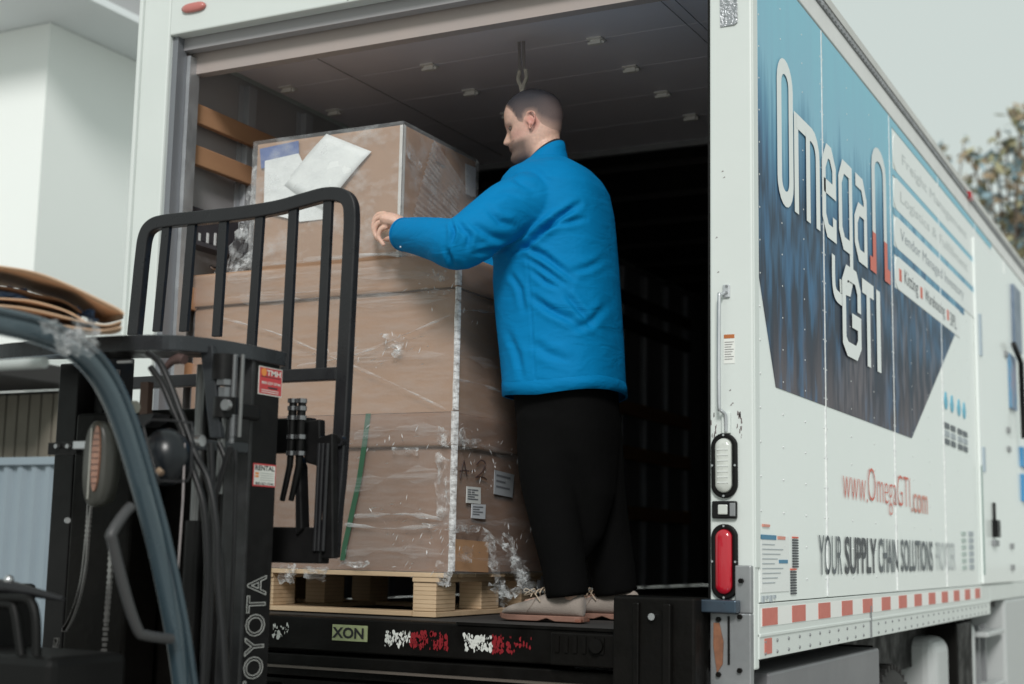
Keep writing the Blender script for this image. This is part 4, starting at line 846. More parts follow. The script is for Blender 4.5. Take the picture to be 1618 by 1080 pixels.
text_mesh('lettering', '800-527-3746', swh, o, y0+0.12*Wd, y1-0.08*Wd, z1-0.62*H_, z1-0.52*H_, f3, bold=0.02)
MB().box(RXm+0.0022,RXm+0.0026,y0+0.4*Wd,y1-0.2*Wd,z1-0.76*H_,z1-0.70*H_).build('sticker_print', sink, o)
for k in range(2): MB().box(RXm+0.0022,RXm+0.0026,y0+0.12*Wd,y1-0.15*Wd,z1-(0.84+0.07*k)*H_,z1-(0.815+0.07*k)*H_).build('sticker_print', swh, o)
o, y0, y1, z0, z1 = sticker(400,731,434,770, sred, 'sticker'); MB().box(RXm+0.0015,RXm+0.0022,y0+0.004,y1-0.004,z0+0.004,z1-0.004).build('sticker_face', swh, o)
H_ = z1-z0; Wd = y1-y0
text_mesh('lettering', 'RENTAL', sink, o, y0+0.07*Wd, y1-0.07*Wd, z1-0.30*H_, z1-0.08*H_, f3, bold=0.03)
text_mesh('lettering', '800-527-3746', sink, o, y0+0.10*Wd, y1-0.10*Wd, z0+0.08*H_, z0+0.19*H_, f3, bold=0.02)
for k in range(4): MB().box(RXm+0.0022,RXm+0.0026,y0+0.30*Wd,y1-0.10*Wd,z1-(0.43+0.1*k)*H_,z1-(0.40+0.1*k)*H_).build('sticker_print', mat('sticker_faint', (0.35,0.36,0.34), 0.5), o)
for k in range(2): MB().box(RXm+0.0022,RXm+0.0026,y0+0.08*Wd,y0+0.24*Wd,z1-(0.48+0.13*k)*H_,z1-(0.39+0.13*k)*H_).build('sticker_print', mat('sticker_orange', (0,0,0)), o)
# tall outlined maker's lettering reading upwards: six outlined capitals
ty = (onX(387,980,RXm)[1], onX(418,980,RXm)[1]); za = onX(418,908,RXm)[2]; zl = za-0.318
text_mesh('lettering', 'TOYOTA', mat('letter_outline', (0.50,0.50,0.48), 0.5), K, zl, za, ty[0], ty[1], lambda u, v, w: (RXm+0.002+w*0.5, ty[1]-(v-ty[0]), u), outline=0.014, spacing=1.02)

# overhead guard: curved front pillar and roof side rail on the near side
guard = mat('guard_paint', (0.050,0.080,0.100), 0.24, 0.25, (0.04,0.064,0.080), 6, 0.7, 0.0, coat=0.7, rvar=0.06)
XG = -0.95
path = catmull([onX(a, b_, XG) for a, b_ in ((-60,500),(0,512),(50,524),(100,543),(140,573),(172,620),(198,685),(222,765),(245,850),(265,940),(280,1020),(292,1110))], 6)
def sweep(path, sec, name, m, dx=0.0):
    R = []
    for i, p in enumerate(path):
        t = path[min(i+1, len(path)-1)]-path[max(i-1, 0)]; t[0] = 0; t /= np.linalg.norm(t); nn = np.array([0, -t[2], t[1]])
        R.append([tuple(p+np.array([a+dx, 0, 0])+nn*b_) for a, b_ in sec])
    return kp(MB().loft(R), name, m)
def rsec(w_, h_, r, cx=0.0, cy_=0.0, n=3):
    return [(cx+sx*(w_/2-r)+r*math.cos(math.radians(a0+90*k/n)), cy_+sy*(h_/2-r)+r*math.sin(math.radians(a0+90*k/n))) for sx, sy, a0 in ((1,1,0),(-1,1,90),(-1,-1,180),(1,-1,270)) for k in range(n+1)]
sweep(path, rsec(0.040,0.044,0.014), 'guard_pillar', guard)
sweep(path, rsec(0.026,0.016,0.0075,0.012,0.024), 'pillar_ridge', guard)
path2 = [p+np.array([-0.86,0,0]) for p in path]
sweep(path2, rsec(0.07,0.05,0.014), 'guard_pillar', guard)
gp = onX(100,548,XG); kp(MB().tube([(XG-0.03,gp[1]-0.02,gp[2]-0.035),(XG-0.83,gp[1]-0.02,gp[2]-0.035)], 0.012, 12), 'guard_crossbar', mat('guard_bar_pale', (0.42,0.45,0.44), 0.4))
for k in range(1, 6): kp(MB().box(XG-0.82,XG-0.03,gp[1]-0.12-0.16*k,gp[1]-0.09-0.16*k,gp[2]-0.0,gp[2]+0.03), 'guard_roof_bar', guard)
tapm = film_mat('tape_clear', 0.12, 0.55, 22, (1,1,1), 0.2, 0, 1.0, 0.5, 0.42, 0.65)
TP = thing('plastic_tape', 'crumpled clear tape stuck round the curved guard pillar under the cardboard', 'tape')
def tcr(pts, n, amp, sd): return crumple([onX(a, b_, XG+0.055) for a, b_ in pts], n, amp, sd, tapm, 'tape_fold', parent=TP)
tcr([(84,515),(148,520),(146,566),(92,550)], 12, 0.005, 51); tcr([(62,506),(92,508),(90,528),(66,526)], 7, 0.003, 52); tcr([(118,500),(160,512),(150,556),(120,540)], 9, 0.006, 53); tcr([(75,525),(95,530),(112,556),(98,558)], 6, 0.004, 54)
# grab handle
hp = catmull([onX(a, b_, XG+0.02) for a, b_ in ((207,800),(196,812),(177,842),(178,856),(190,905),(205,960),(219,997),(228,1003),(250,1007),(270,1009))], 5)
kp(MB().tube(hp, 0.0125, 10), 'grab_handle', mat('handle_plastic', (0.045,0.045,0.047), 0.45))
# round lamp in a wire guard and the oval side lamp on its bracket
lc = onY(263,722,-1.50)
kp(MB().loft([[(lc[0]+r*math.cos(a)*0.85, lc[1]-d, lc[2]+r*math.sin(a)) for a in np.linspace(0,2*math.pi,24,endpoint=False)] for r, d in ((0.040,-0.06),(0.066,-0.02),(0.070,0.0),(0.066,0.022),(0.045,0.045),(0.015,0.055))]), 'work_lamp', mat('lamp_housing', (0.008,0.010,0.013), 0.3, spec=0.4))
kp(MB().tube([onY(a, b_, -1.57) for a, b_ in ((227,672),(240,663),(270,664),(303,668),(305,680),(302,745),(297,759),(280,761),(252,759),(246,745),(228,680),(227,672))], 0.0032, 6), 'lamp_guard', bar_black)
kp(MB().prism([tuple(onY(a, b_, -1.50)) for a, b_ in ((209,655),(244,652),(238,664),(226,672),(211,672))], (0,0.06,0)), 'lamp_bracket', bar_black, 0.002)
kp(MB().tube([onY(250,742,-1.585), onY(256,748,-1.585)], 0.008, 8), 'lamp_screw', mat('rod_brass', (0.40,0.28,0.20), 0.3, 0.8))
oc = onY(160,733,-1.45); ow, oh = 0.040, 0.108
def oval2(w_, h_, d): return [(oc[0]+w_*math.copysign(abs(math.cos(a))**0.75, math.cos(a)), oc[1]-d, oc[2]+h_*math.copysign(abs(math.sin(a))**0.85, math.sin(a))) for a in np.linspace(0, 2*math.pi, 28, endpoint=False)]
lp_ = kp(MB().loft([oval2(ow*0.8,oh*0.9,-0.035), oval2(ow,oh,0.0), oval2(ow,oh,0.02), oval2(ow*0.86,oh*0.94,0.028)]), 'side_lamp', mat('lamp_shell', (0.055,0.055,0.048), 0.3))
lens_pts = [(oc[0]+0.012+0.013*math.cos(a), oc[1]-0.030, oc[2]+0.012+0.082*math.sin(a)) for a in np.linspace(0, 2*math.pi, 20, endpoint=False)]
MB().prism(lens_pts, (0,-0.006,0)).build('lens', mat('amber_lens', (0.34,0.18,0.12), 0.25, 0, (0.22,0.10,0.07), 60, coat=0.6), lp_)
for k in range(9): MB().box(oc[0]+0.001,oc[0]+0.023,oc[1]-0.038,oc[1]-0.036,oc[2]-0.05+k*0.0155,oc[2]-0.048+k*0.0155).build('lens_rib', mat('lens_rib_dark', (0.10,0.05,0.04), 0.3), lp_)
MB().tube([(oc[0]-0.010+0.012*math.cos(a)*0-0.0, oc[1]-0.030, oc[2]+0.095*math.sin(a)) for a in np.linspace(-1.2, 1.2, 9)], 0.003, 6).build('lamp_trim', mat('trim_pale', (0.30,0.30,0.27), 0.4), lp_)
kp(MB().box(onY(80,705,-1.42)[0], onY(126,705,-1.42)[0], -1.43, -1.41, onY(100,718,-1.42)[2], onY(100,699,-1.42)[2]), 'lamp_arm', black, 0.002)
kp(MB().box(onY(119,705,-1.44)[0], onY(140,705,-1.44)[0], -1.45, -1.42, onY(130,709,-1.44)[2], onY(130,697,-1.44)[2]), 'lamp_arm_end', alu, 0.002)
for a in (92, 110): p = onY(a, 705, -1.435); kp(MB().tube([p, p+np.array([0,-0.01,0])], 0.006, 8), 'bolt', bolt_s)
p = onY(106,822,-1.3); kp(MB().tube([p, p+np.array([0.012,-0.01,0])], 0.008, 8), 'bolt', bolt_s)
p = onY(208,643,-1.42); kp(MB().tube([p+np.array([-0.03,0,0]), p+np.array([0.015,0,0])], 0.016, 12), 'breather_cap', mat('cap_cream', (0.36,0.35,0.30), 0.5))
p = onY(227,632,-1.2); kp(MB().box(p[0]-0.014,p[0]+0.014,p[1],p[1]+0.02,p[2]-0.05,p[2]+0.05), 'brown_bracket', mat('bracket_brown', (0.13,0.075,0.055), 0.6))
# dash cowl, steering column and levers at the driver's place
kp(MB().box(-1.74,-1.08,-1.75,-1.50,-1.1,-0.02), 'cowl', blackmatt, 0.02)
kp(MB().box(-1.66,-1.45,-1.62,-1.44,-0.1,0.13), 'dash', blackmatt, 0.01)
kp(MB().box(-1.80,-0.95,-2.9,-1.85,-1.1,-0.35), 'body', mat('body_orange', (0.10,0.10,0.10), 0.5), 0.05)
kp(MB().tube([onY(-30,925,-1.7), onY(18,928,-1.7), onY(100,946,-1.7)], [0.022,0.016,0.006], 10), 'lever_rod', bar_black)
p = onY(14,916,-1.7); kp(MB().ball(p, 0.012, 12, 8), 'lever_ball', chrome)
for pts in (((-10,944),(35,945),(50,952),(57,980),(58,1040),(60,1100)), ((-10,955),(15,955),(24,965),(32,1020),(42,1090))): kp(MB().tube(catmull([onY(a, b_, -1.72) for a, b_ in pts], 5), 0.011, 8), 'control_lever', blackmatt)
for sx in (-1.80, -1.02):
    wb = MB(); R = []
    for dx, r in ((0,0.15),(0,0.24),(0.03,0.27),(0.17,0.27),(0.2,0.24),(0.2,0.15)): R.append([(sx+(dx if sx < -1.5 else -dx)*0.9, -1.75+r*math.cos(a), -0.93+r*math.sin(a)) for a in np.linspace(0, 2*math.pi, 28, endpoint=False)])
    kp(wb.loft(R), 'tyre', rubber)

# cardboard sheets lying on the guard roof: each is a curved sheet seen from below
def sheet(near, far, label, m, Yn=-1.78, Yf=-1.40, th=0.004):
    A = catmull([onY(a, b_, Yn) for a, b_ in near], 8); B_ = catmull([onY(a, b_, Yf) for a, b_ in far], 8); n = min(len(A), len(B_)); mb = MB()
    A = [A[round(i*(len(A)-1)/(n-1))] for i in range(n)]; B_ = [B_[round(i*(len(B_)-1)/(n-1))] for i in range(n)]
    for k in range(7):
        d = k/6
        for i in range(n): mb.v.append(tuple(A[i]*(1-d)+B_[i]*d+np.array([0, 0, 0.006*math.sin(d*math.pi)*math.sin(i*0.3)])))
    mb.f = [(k*n+i, k*n+i+1, (k+1)*n+i+1, (k+1)*n+i) for k in range(6) for i in range(n-1)]; mb.sm = [True]*len(mb.f)
    o = tag(mb.build('cardboard_sheet', m), label, 'cardboard', 'flattened cardboard sheets on the forklift roof'); o.modifiers.new('s', 'SOLIDIFY').thickness = th; return o
kr3 = mat('kraft_sheet', (0.60,0.40,0.26), 0.75, 0, (0.50,0.32,0.20), 5, 0.9, 0.15, 30)
kr4 = mat('kraft_sheet_shaded', (0.22,0.13,0.075), 0.75, 0, (0.16,0.09,0.05), 5, 0.9, 0.15, 30)  # darker sheet colour paints the shade in the gap of the pile
sheet([(-140,403),(0,419),(60,430),(110,449),(150,468),(186,486),(197,495)], [(-140,436),(0,448),(60,461),(110,480),(135,496),(162,508),(194,501)], 'topmost brown cardboard sheet curling over the forklift roof', kr3)
sheet([(-140,440),(0,451),(60,464),(100,474),(130,492)], [(-140,470),(0,476),(60,480),(100,490),(128,503)], 'second cardboard sheet painted dark as the shaded gap below the top one, beside the blue plastic', kr4, -1.70, -1.45)
sheet([(-140,462),(0,470),(50,474),(100,488),(134,505)], [(-140,478),(0,482),(50,486),(100,498),(132,511)], 'middle cardboard sheet that ends short before the curled tip of the pile', kr3, -1.76, -1.42)
sheet([(-140,474),(0,481),(60,489),(120,504),(165,512),(191,506)], [(-140,492),(0,497),(60,507),(120,516),(165,518),(188,512)], 'thin cardboard sheet just above the bottom of the pile on the forklift', kr3, -1.78, -1.42)
sheet([(-140,490),(0,497),(60,506),(120,516),(160,520),(192,515)], [(-140,505),(0,510),(60,518),(120,526),(160,526),(188,521)], 'lowest cardboard sheet resting on the blue-grey guard roof', kr3, -1.78, -1.42)
BW = thing('blue_wrap', 'crumpled blue plastic between the cardboard sheets on the forklift roof', 'plastic wrap')
bw = mat('blue_plastic', (0.08,0.16,0.34), 0.3, 0, (0.15,0.26,0.45), 40, bump=0.6, bscale=60)
crumple([onY(-40,448,-1.635), onY(48,456,-1.635), onY(40,476,-1.635), onY(-40,474,-1.635)], 10, 0.006, 61, bw, 'wrap_fold', parent=BW)
crumple([onY(126,488,-1.635), onY(148,494,-1.635), onY(150,512,-1.635), onY(134,508,-1.635)], 6, 0.005, 62, bw, 'wrap_fold', parent=BW)

# ------------------------------------------------------------------ background on the left
BC = CAM + ray(80,35)*9.0
B = thing('warehouse', 'plain white warehouse wall with a grey ribbed eave, behind the forklift', 'building')
wallm = mat('render_white', (0.88,0.91,0.89), 0.8, 0, (0.86,0.89,0.87), 1.0, 0.8, 0.05, 30)
MB().box(BC[0]-14, BC[0], BC[1], BC[1]+30, -1.2, BC[2]).build('wall', wallm, B)
eave = mat('eave_grey', (0.58,0.60,0.61), 0.6, 0, (0.52,0.54,0.55), 3); eg = mat('eave_groove', (0.42,0.42,0.43), 0.6)
MB().box(BC[0]-14.2, BC[0]+0.5, BC[1]-0.5, BC[1]+30.2, BC[2]+0.004, BC[2]+0.05).build('soffit', mat('soffit_pale', (0.84,0.87,0.89), 0.7), B)
for k in range(4): MB().box(BC[0]-14.2, BC[0]+0.5-0.06*k, BC[1]-0.5-0.10+0.10*k*0-0.05*k, BC[1]-0.46, BC[2]+0.06+0.11*k, BC[2]+0.13+0.11*k).build('fascia_rib', eave if k % 2 == 0 else mat('soffit_pale', (0,0,0)), B)
MB().box(BC[0]-14.2, BC[0]+0.40, BC[1]-0.44, BC[1]+30, BC[2]+0.052, BC[2]+0.5).build('roof', eg, B)
# beige slatted screen with its dark awning
Sx = thing('slatted_screen', 'shaded beige screen of vertical slats under a dark awning, at the left edge', 'screen')
y_ = BC[1]-0.45; xr = onY(101,640,y_)[0]; zt1 = onY(60,622,y_)[2]; zb1 = onY(60,745,y_)[2]; bg_ = mat('beige_slat', (0.20,0.18,0.145), 0.7, 0, (0.16,0.14,0.11), 6)
sw = onY(60,650,y_)[0]-onY(41.5,650,y_)[0]
for k in range(16): MB().box(xr-sw*(k+1)+0.012, xr-sw*k, y_, y_+0.03, -1.2, zt1).build('slat', bg_, Sx, 0.003)
MB().box(xr-sw*17, xr+0.02, y_+0.035, y_+0.06, -1.2, zt1+0.02).build('backing', mat('screen_dark', (0.03,0.03,0.028), 0.8), Sx)
za1 = onY(60,560,y_-0.5)[2]
MB().box(xr-4, xr+0.06, y_-0.55, y_+0.07, zt1+0.03, za1).build('awning', mat('awning_dark', (0.045,0.042,0.042), 0.8), Sx, 0.01)
# pale blue corrugated fence
Fe = thing('corrugated_fence', 'pale blue-grey corrugated metal fence low at the left edge', 'fence')
yf = BC[1]-1.0; xe = onY(119,730,yf)[0]; zf = onY(60,724,yf)[2]; fm = mat('fence_blue_grey', (0.24,0.29,0.33), 0.5, 0, (0.21,0.26,0.30), 2.5, 0.8, 0.02, 30, rvar=0.1)
cw = 0.095
for k in range(30):
    x = xe-0.03-cw*k; MB().prism([(x,yf,-1.2),(x-cw*0.22,yf-0.022,-1.2),(x-cw*0.52,yf-0.022,-1.2),(x-cw*0.74,yf,-1.2),(x-cw,yf,-1.2),(x-cw,yf+0.006,-1.2),(x,yf+0.006,-1.2)], (0,0,zf+1.17)).build('panel', fm, Fe)
MB().box(xe-3.2, xe+0.01, yf-0.04, yf+0.03, zf-0.035, zf+0.005).build('cap_rail', fm, Fe, 0.004)
MB().box(xe-0.03, xe+0.01, yf-0.02, yf+0.03, -1.2, zf-0.036).build('post', fm, Fe, 0.004)

# ------------------------------------------------------------------ trees beyond the truck
def tree(base, top_z, cl, label, seed, nleaf, leafm):
    t = thing('tree', label, 'tree', 'trees beyond the truck'); rg = np.random.default_rng(seed)
    bk_ = mat('bark', (0.22,0.17,0.14), 0.9, 0, (0.08,0.06,0.045), 12, bump=0.4)
    tp = [base, base+np.array([0.15,0.1,(top_z-base[2])*0.35]), base+np.array([-0.1,0,(top_z-base[2])*0.65]), base+np.array([0.1,0,(top_z-base[2])*0.95])]
    MB().tube(catmull(tp, 6), list(np.linspace(0.22, 0.03, 19)), 8).build('trunk', bk_, t)
    cr_ = {0: MB(), 1: MB(), 2: MB()}
    for (c, r) in cl:
        a = np.array(tp[1 if c[2] < tp[2][2] else 2]); 
        MB().tube(catmull([a, a*0.4+c*0.6+np.array([0,0,-0.15]), c], 4), [0.025]*4+[0.016]*4+[0.008], 6).build('limb', bk_, t)
        for k in range(int(nleaf*r*r)):
            d = rg.normal(0, 1, 3); d /= np.linalg.norm(d); p = c+d*r*rg.uniform(0.2, 1.0)*np.array([1,1,0.8])
            u = rg.normal(0, 1, 3); u /= np.linalg.norm(u); v = np.cross(u, rg.normal(0, 1, 3)); v /= np.linalg.norm(v); s = rg.uniform(0.06, 0.13)
            cr_[int(rg.integers(0, 3))].add([p-u*s, p+v*s*0.5, p+u*s, p-v*s*0.5], [(0,1,2,3)])
    for k, m in zip(cr_, leafm): tag(cr_[k].build('crown', m, t), kind='stuff')
lm = [mat('leaf_olive', (0.36,0.34,0.20), 0.6), mat('leaf_blue_green', (0.22,0.33,0.38), 0.5), mat('leaf_tan', (0.34,0.26,0.17), 0.6)]  # leaf colours paled, distance haze put into the tint
def cp(px_, py_, d, r): return (atd(px_, py_, d), r)
b1 = atd(1625, 870, 20); b1[2] = -1.2
tree(b1, 5.6, [cp(1612,190,20,0.30),cp(1590,225,20.3,0.26),cp(1575,245,19.8,0.18),cp(1538,250,20,0.24),cp(1545,300,20,0.22),cp(1562,275,19.7,0.18),cp(1605,270,19.6,0.38),cp(1612,330,20,0.42),cp(1590,350,20.2,0.28),cp(1560,320,19.8,0.20),cp(1640,240,20.2,0.5),cp(1650,350,20,0.6),cp(1605,395,20,0.42),cp(1575,395,21,0.35),cp(1528,285,20.5,0.14),cp(1625,430,20,0.5),cp(1700,300,20,0.7)],
     'airy olive tree showing above the right end of the truck', 4, 480, lm)
b2 = atd(1484, 870, 26); b2[2] = -1.2
tree(b2, 6.6, [cp(1482,228,26,0.20),cp(1486,252,26,0.22),cp(1478,300,26,0.3),cp(1524,222,27,0.13),cp(1500,330,26,0.4)], 'small distant tree tip peeping over the truck roof edge', 8, 300, lm)
# ------------------------------------------------------------------ the man
M_ = thing('person', 'man in bright blue jacket and black trousers, reaching his left arm over the wrapped cartons', 'person')
YP = 0.38
def attr_mat(name, rough, bump=0.1, bscale=150, sheen=0.0, sss=0.0):
    m = bpy.data.materials.new(name); m.use_nodes = True; N = m.node_tree.nodes; L = m.node_tree.links; b = N['Principled BSDF']
    a = N.new('ShaderNodeAttribute'); a.attribute_name = 'tint'; tc = N.new('ShaderNodeTexCoord')
    n = N.new('ShaderNodeTexNoise'); n.inputs['Scale'].default_value = bscale; n.inputs['Detail'].default_value = 3; L.new(tc.outputs['Object'], n.inputs[0])
    mr = N.new('ShaderNodeMapRange'); mr.inputs['To Min'].default_value = 0.78; mr.inputs['To Max'].default_value = 1.18; L.new(n.outputs['Fac'], mr.inputs[0])
    mu = N.new('ShaderNodeMix'); mu.data_type = 'RGBA'; mu.blend_type = 'MULTIPLY'; mu.inputs['Factor'].default_value = 1; L.new(a.outputs['Color'], mu.inputs['A']); L.new(mr.outputs[0], mu.inputs['B'])
    L.new(mu.outputs['Result'], b.inputs['Base Color']); b.inputs['Roughness'].default_value = rough; b.inputs['Sheen Weight'].default_value = sheen
    b.inputs['Subsurface Weight'].default_value = sss; b.inputs['Subsurface Radius'].default_value = (0.012, 0.004, 0.002)
    bp = N.new('ShaderNodeBump'); bp.inputs['Strength'].default_value = bump; bp.inputs['Distance'].default_value = 0.002; L.new(n.outputs['Fac'], bp.inputs['Height']); L.new(bp.outputs[0], b.inputs['Normal']); return m
def paint(me, cols):
    ca = me.color_attributes.new('tint', 'FLOAT_COLOR', 'POINT'); ca.data.foreach_set('color', np.concatenate([cols, np.ones((len(cols),1))], 1).astype(np.float32).ravel())
def coords(me): a = np.empty(len(me.vertices)*3); me.vertices.foreach_get('co', a); return a.reshape(-1, 3)
def setco(me, co): me.vertices.foreach_set('co', co.ravel()); me.update()
def normals(me): a = np.empty(len(me.vertices)*3, np.float32); me.vertices.foreach_get('normal', a); return a.reshape(-1, 3).astype(float)
def fuse(mb, name, m, vox, smooth=3, fac=0.5, parent=None):
    o = mb.build(name, m, parent); r = o.modifiers.new('r', 'REMESH'); r.mode = 'VOXEL'; r.voxel_size = vox; r.use_smooth_shade = True
    s = o.modifiers.new('s', 'SMOOTH'); s.iterations = smooth; s.factor = fac; evaluated(o)
    o.data.polygons.foreach_set('use_smooth', [True]*len(o.data.polygons)); o.data.materials.clear(); o.data.materials.append(m); return o
# head frame
HF = np.array([-0.977,-0.21,0]); HF /= np.linalg.norm(HF); HL = np.array([-HF[1], HF[0], 0]); ta = math.radians(9)
HFt = HF*math.cos(ta)-np.array([0,0,1])*math.sin(ta); HU = HF*math.sin(ta)+np.array([0,0,1])*math.cos(ta)
SC = 1.085; HH = 0.254
ztop = onY(838,143,YP)[2]; HC = onY(838,200,YP); HC[2] = ztop
HO = HC - HU*HH*SC + HF*0.012      # chin level on the head's axis
hs = np.array([0,.02,.06,.10,.15,.19,.22,.245,.27,.30,.34,.38,.42,.46,.50,.54,.58,.63,.70,.77,.84,.90,.95,.985,1.0])
Ff = np.array([.050,.076,.090,.093,.084,.085,.091,.086,.089,.083,.080,.080,.080,.081,.082,.087,.092,.0945,.093,.087,.076,.060,.042,.022,.004])
Bb = np.array([.00,.01,.03,.045,.06,.068,.074,.078,.081,.085,.089,.092,.095,.098,.101,.104,.106,.107,.106,.101,.090,.072,.050,.025,.004])
Ww = np.array([.022,.036,.046,.052,.057,.060,.062,.0635,.065,.0665,.068,.069,.070,.0715,.073,.075,.077,.0785,.079,.0765,.069,.055,.038,.020,.004])
def head_rings(nh=72, na=72, off=0.0, feat=True):
    R = []
    for h in np.linspace(0, 1, nh):
        f = np.interp(h, hs, Ff); b_ = np.interp(h, hs, Bb); w_ = np.interp(h, hs, Ww); ring = []
        for k in range(na):
            a = 2*math.pi*k/na; ca, sa = math.cos(a), math.sin(a); ex = 2/2.25
            u = (f if ca > 0 else b_)*math.copysign(abs(ca)**ex, ca); v = w_*math.copysign(abs(sa)**ex, sa)
            if feat and ca > 0:
                nose = math.exp(-(v/0.0135)**2)*np.interp(h, [.285,.31,.335,.37,.42,.47,.51,.55,.58], [0,.021,.033,.031,.022,.014,.010,.006,0])
                wing = math.exp(-((abs(v)-0.015)/0.008)**2)*0.010*math.exp(-((h-.325)/.022)**2)
                eye = -0.014*math.exp(-((abs(v)-0.031)/0.015)**2-((h-.485)/.028)**2)
                brow = 0.008*math.exp(-((abs(v)-0.030)/0.02)**2-((h-.555)/.022)**2)
                lip = 0.006*math.exp(-(v/0.022)**2)*(math.exp(-((h-.232)/.012)**2)+math.exp(-((h-.268)/.012)**2))-0.006*math.exp(-(v/0.024)**2)*math.exp(-((h-.249)/.007)**2)
                cheek = 0.004*math.exp(-((abs(v)-0.045)/0.02)**2-((h-.38)/.06)**2)
                u += nose+wing+eye+brow+lip+cheek
            ring.append(HO+SC*(HFt*(u+off*ca)+HL*(v+off*sa)+HU*(h*HH+off*(h-0.5))))
        R.append(ring)
    return R
body = MB(); body.loft(head_rings())
def hl(u, v, h): return HO+SC*(HFt*u+HL*v+HU*h*HH)
# ears
for s in (1, -1):
    e0 = [(-0.006,.44),(0.004,.50),(0.000,.56),(-0.012,.585),(-0.026,.57),(-0.031,.52),(-0.027,.46),(-0.018,.40),(-0.009,.365),(-0.003,.38),(-0.006,.44)]
    body.tube(catmull([hl(u, s*(0.074+0.016*min(1,(-u)/0.02 if u < 0 else 0)), h) for u, h in e0], 4), 0.0042, 8)
    body.loft([[hl(-0.014+0.013*math.cos(a), s*(0.070+d), .475+0.065*math.sin(a)) for a in np.linspace(0,2*math.pi,12,endpoint=False)] for d in (0, 0.008)])
# neck and trunk under the clothes
sh_c = onY(868,262,YP); nb = HO+HU*0.055-HF*0.025
body.tube(catmull([nb+HU*0.05-HF*0.01, nb-HU*0.01+np.array([0.008,0,0]), sh_c+np.array([0.0,0,-0.005]), sh_c+np.array([0.02,0,-0.08])], 5), [0.060]*5+[0.062]*5+[0.070]*5+[0.09], 20)
rowsT = [(252,838,900,.080),(262,824,917,.110),(272,808,934,.155),(288,797,950,.195),(305,792,960,.22),(340,788,967,.232),(400,785,972,.235),(450,784,976,.235),(500,788,979,.235),(550,793,982,.238),(600,798,985,.242),(618,799,986,.243)]
def ell(yp, xl, xr, b_, shrink=0.0, n=40, e=2.4, zoff=None):
    c = onY((xl+xr)/2, yp, YP); d = (c-CAM)@FW; w_ = (xr-xl)/2*d/FPX-shrink; b2 = b_-shrink
    a = math.sqrt(max(w_*w_-(b2*0.455)**2, 1e-4))/0.89; out = []
    for k in range(n):
        t = 2*math.pi*k/n; ca, sa = math.cos(t), math.sin(t)
        out.append((c[0]-a*math.copysign(abs(ca)**(2/e), ca), c[1]-b2*math.copysign(abs(sa)**(2/e), sa), c[2]+(zoff(ca, sa) if zoff else 0)))
    return out
body.loft([ell(y, a, b_, w_, 0.055) for y, a, b_, w_ in rowsT[2:-2]])
# arms
shL = onY(838,308,0.235); elL = onY(724,388,-0.02); wrL = onY(640,362,0.075)
armL = catmull([onY(860,318,0.30), shL, onY(782,345,0.10), elL, onY(682,374,0.03), wrL, onY(622,352,0.085)], 5)
body.tube(armL, list(np.interp(np.linspace(0,1,len(armL)), [0,.3,.5,.75,.86,1], [.040,.042,.042,.038,.031,.026])), 14)
shR = np.array([-0.92,0.60,1.52]); armRp = catmull([np.array([-0.86,0.52,1.50]), shR, np.array([-1.05,0.66,1.30]), np.array([-1.22,0.62,1.30]), np.array([-1.335,0.52,1.40])], 5)
body.tube(armRp, list(np.linspace(.055,.026,len(armRp))), 14)
# hands: palm block then five fingers each a bent chain
def hand(palm, fingers, thumb, pr, fr):
    body.tube(catmull(palm, 4), pr, 12, flat=0.62)
    for (pts, r) in fingers: body.tube(catmull(pts, 4), [r*k for k in np.linspace(1.08, 0.82, 4*(len(pts)-1)+1)], 8); body.ball(pts[-1], r*0.85, 8, 6)
    body.tube(catmull(thumb, 4), [0.0115*k for k in np.linspace(1.15, 0.85, 4*(len(thumb)-1)+1)], 8); body.ball(thumb[-1], 0.0098, 8, 6)
Hy = 0.085
def q_(a, b_, y): return onY(a, b_, y)
hand([q_(644,362,Hy), q_(630,352,Hy), q_(615,348,Hy-0.004), q_(606,348,Hy-0.006)], [
    ([q_(610,338,Hy+0.030), q_(598,339,Hy+0.036), q_(591,349,Hy+0.038), q_(594,362,Hy+0.034)], 0.0112),
    ([q_(609,342,Hy+0.010), q_(596,345,Hy+0.013), q_(590,358,Hy+0.014), q_(595,371,Hy+0.010)], 0.0115),
    ([q_(609,350,Hy-0.010), q_(597,353,Hy-0.011), q_(592,367,Hy-0.010), q_(600,380,Hy-0.008)], 0.0112),
    ([q_(612,358,Hy-0.028), q_(602,362,Hy-0.031), q_(598,374,Hy-0.029), q_(606,386,Hy-0.024)], 0.0102)],
    [q_(634,364,Hy-0.016), q_(627,372,Hy-0.022), q_(618,376,Hy-0.016), q_(610,378,Hy+0.000)],
    [0.036,0.038,0.040,0.043,0.045,0.047,0.048,0.049,0.049,0.048,0.045,0.040,0.034], 0)
w0 = armRp[-1]
hand([w0, w0+np.array([-0.03,-0.03,0.02]), w0+np.array([-0.045,-0.06,0.03]), w0+np.array([-0.05,-0.075,0.032])],
    [([w0+np.array([-0.045,-0.075,0.03+dz]), w0+np.array([-0.055,-0.11,0.035+dz]), w0+np.array([-0.058,-0.135-0.01*(1-abs(k-1.3)),0.035+dz])], 0.009) for k, dz in enumerate((0.032,0.011,-0.011,-0.032))],
    [w0+np.array([-0.03,-0.03,0.045]), w0+np.array([-0.045,-0.045,0.075]), w0+np.array([-0.055,-0.065,0.09])], [0.03]*4+[0.036]*4+[0.038]*5, 0)
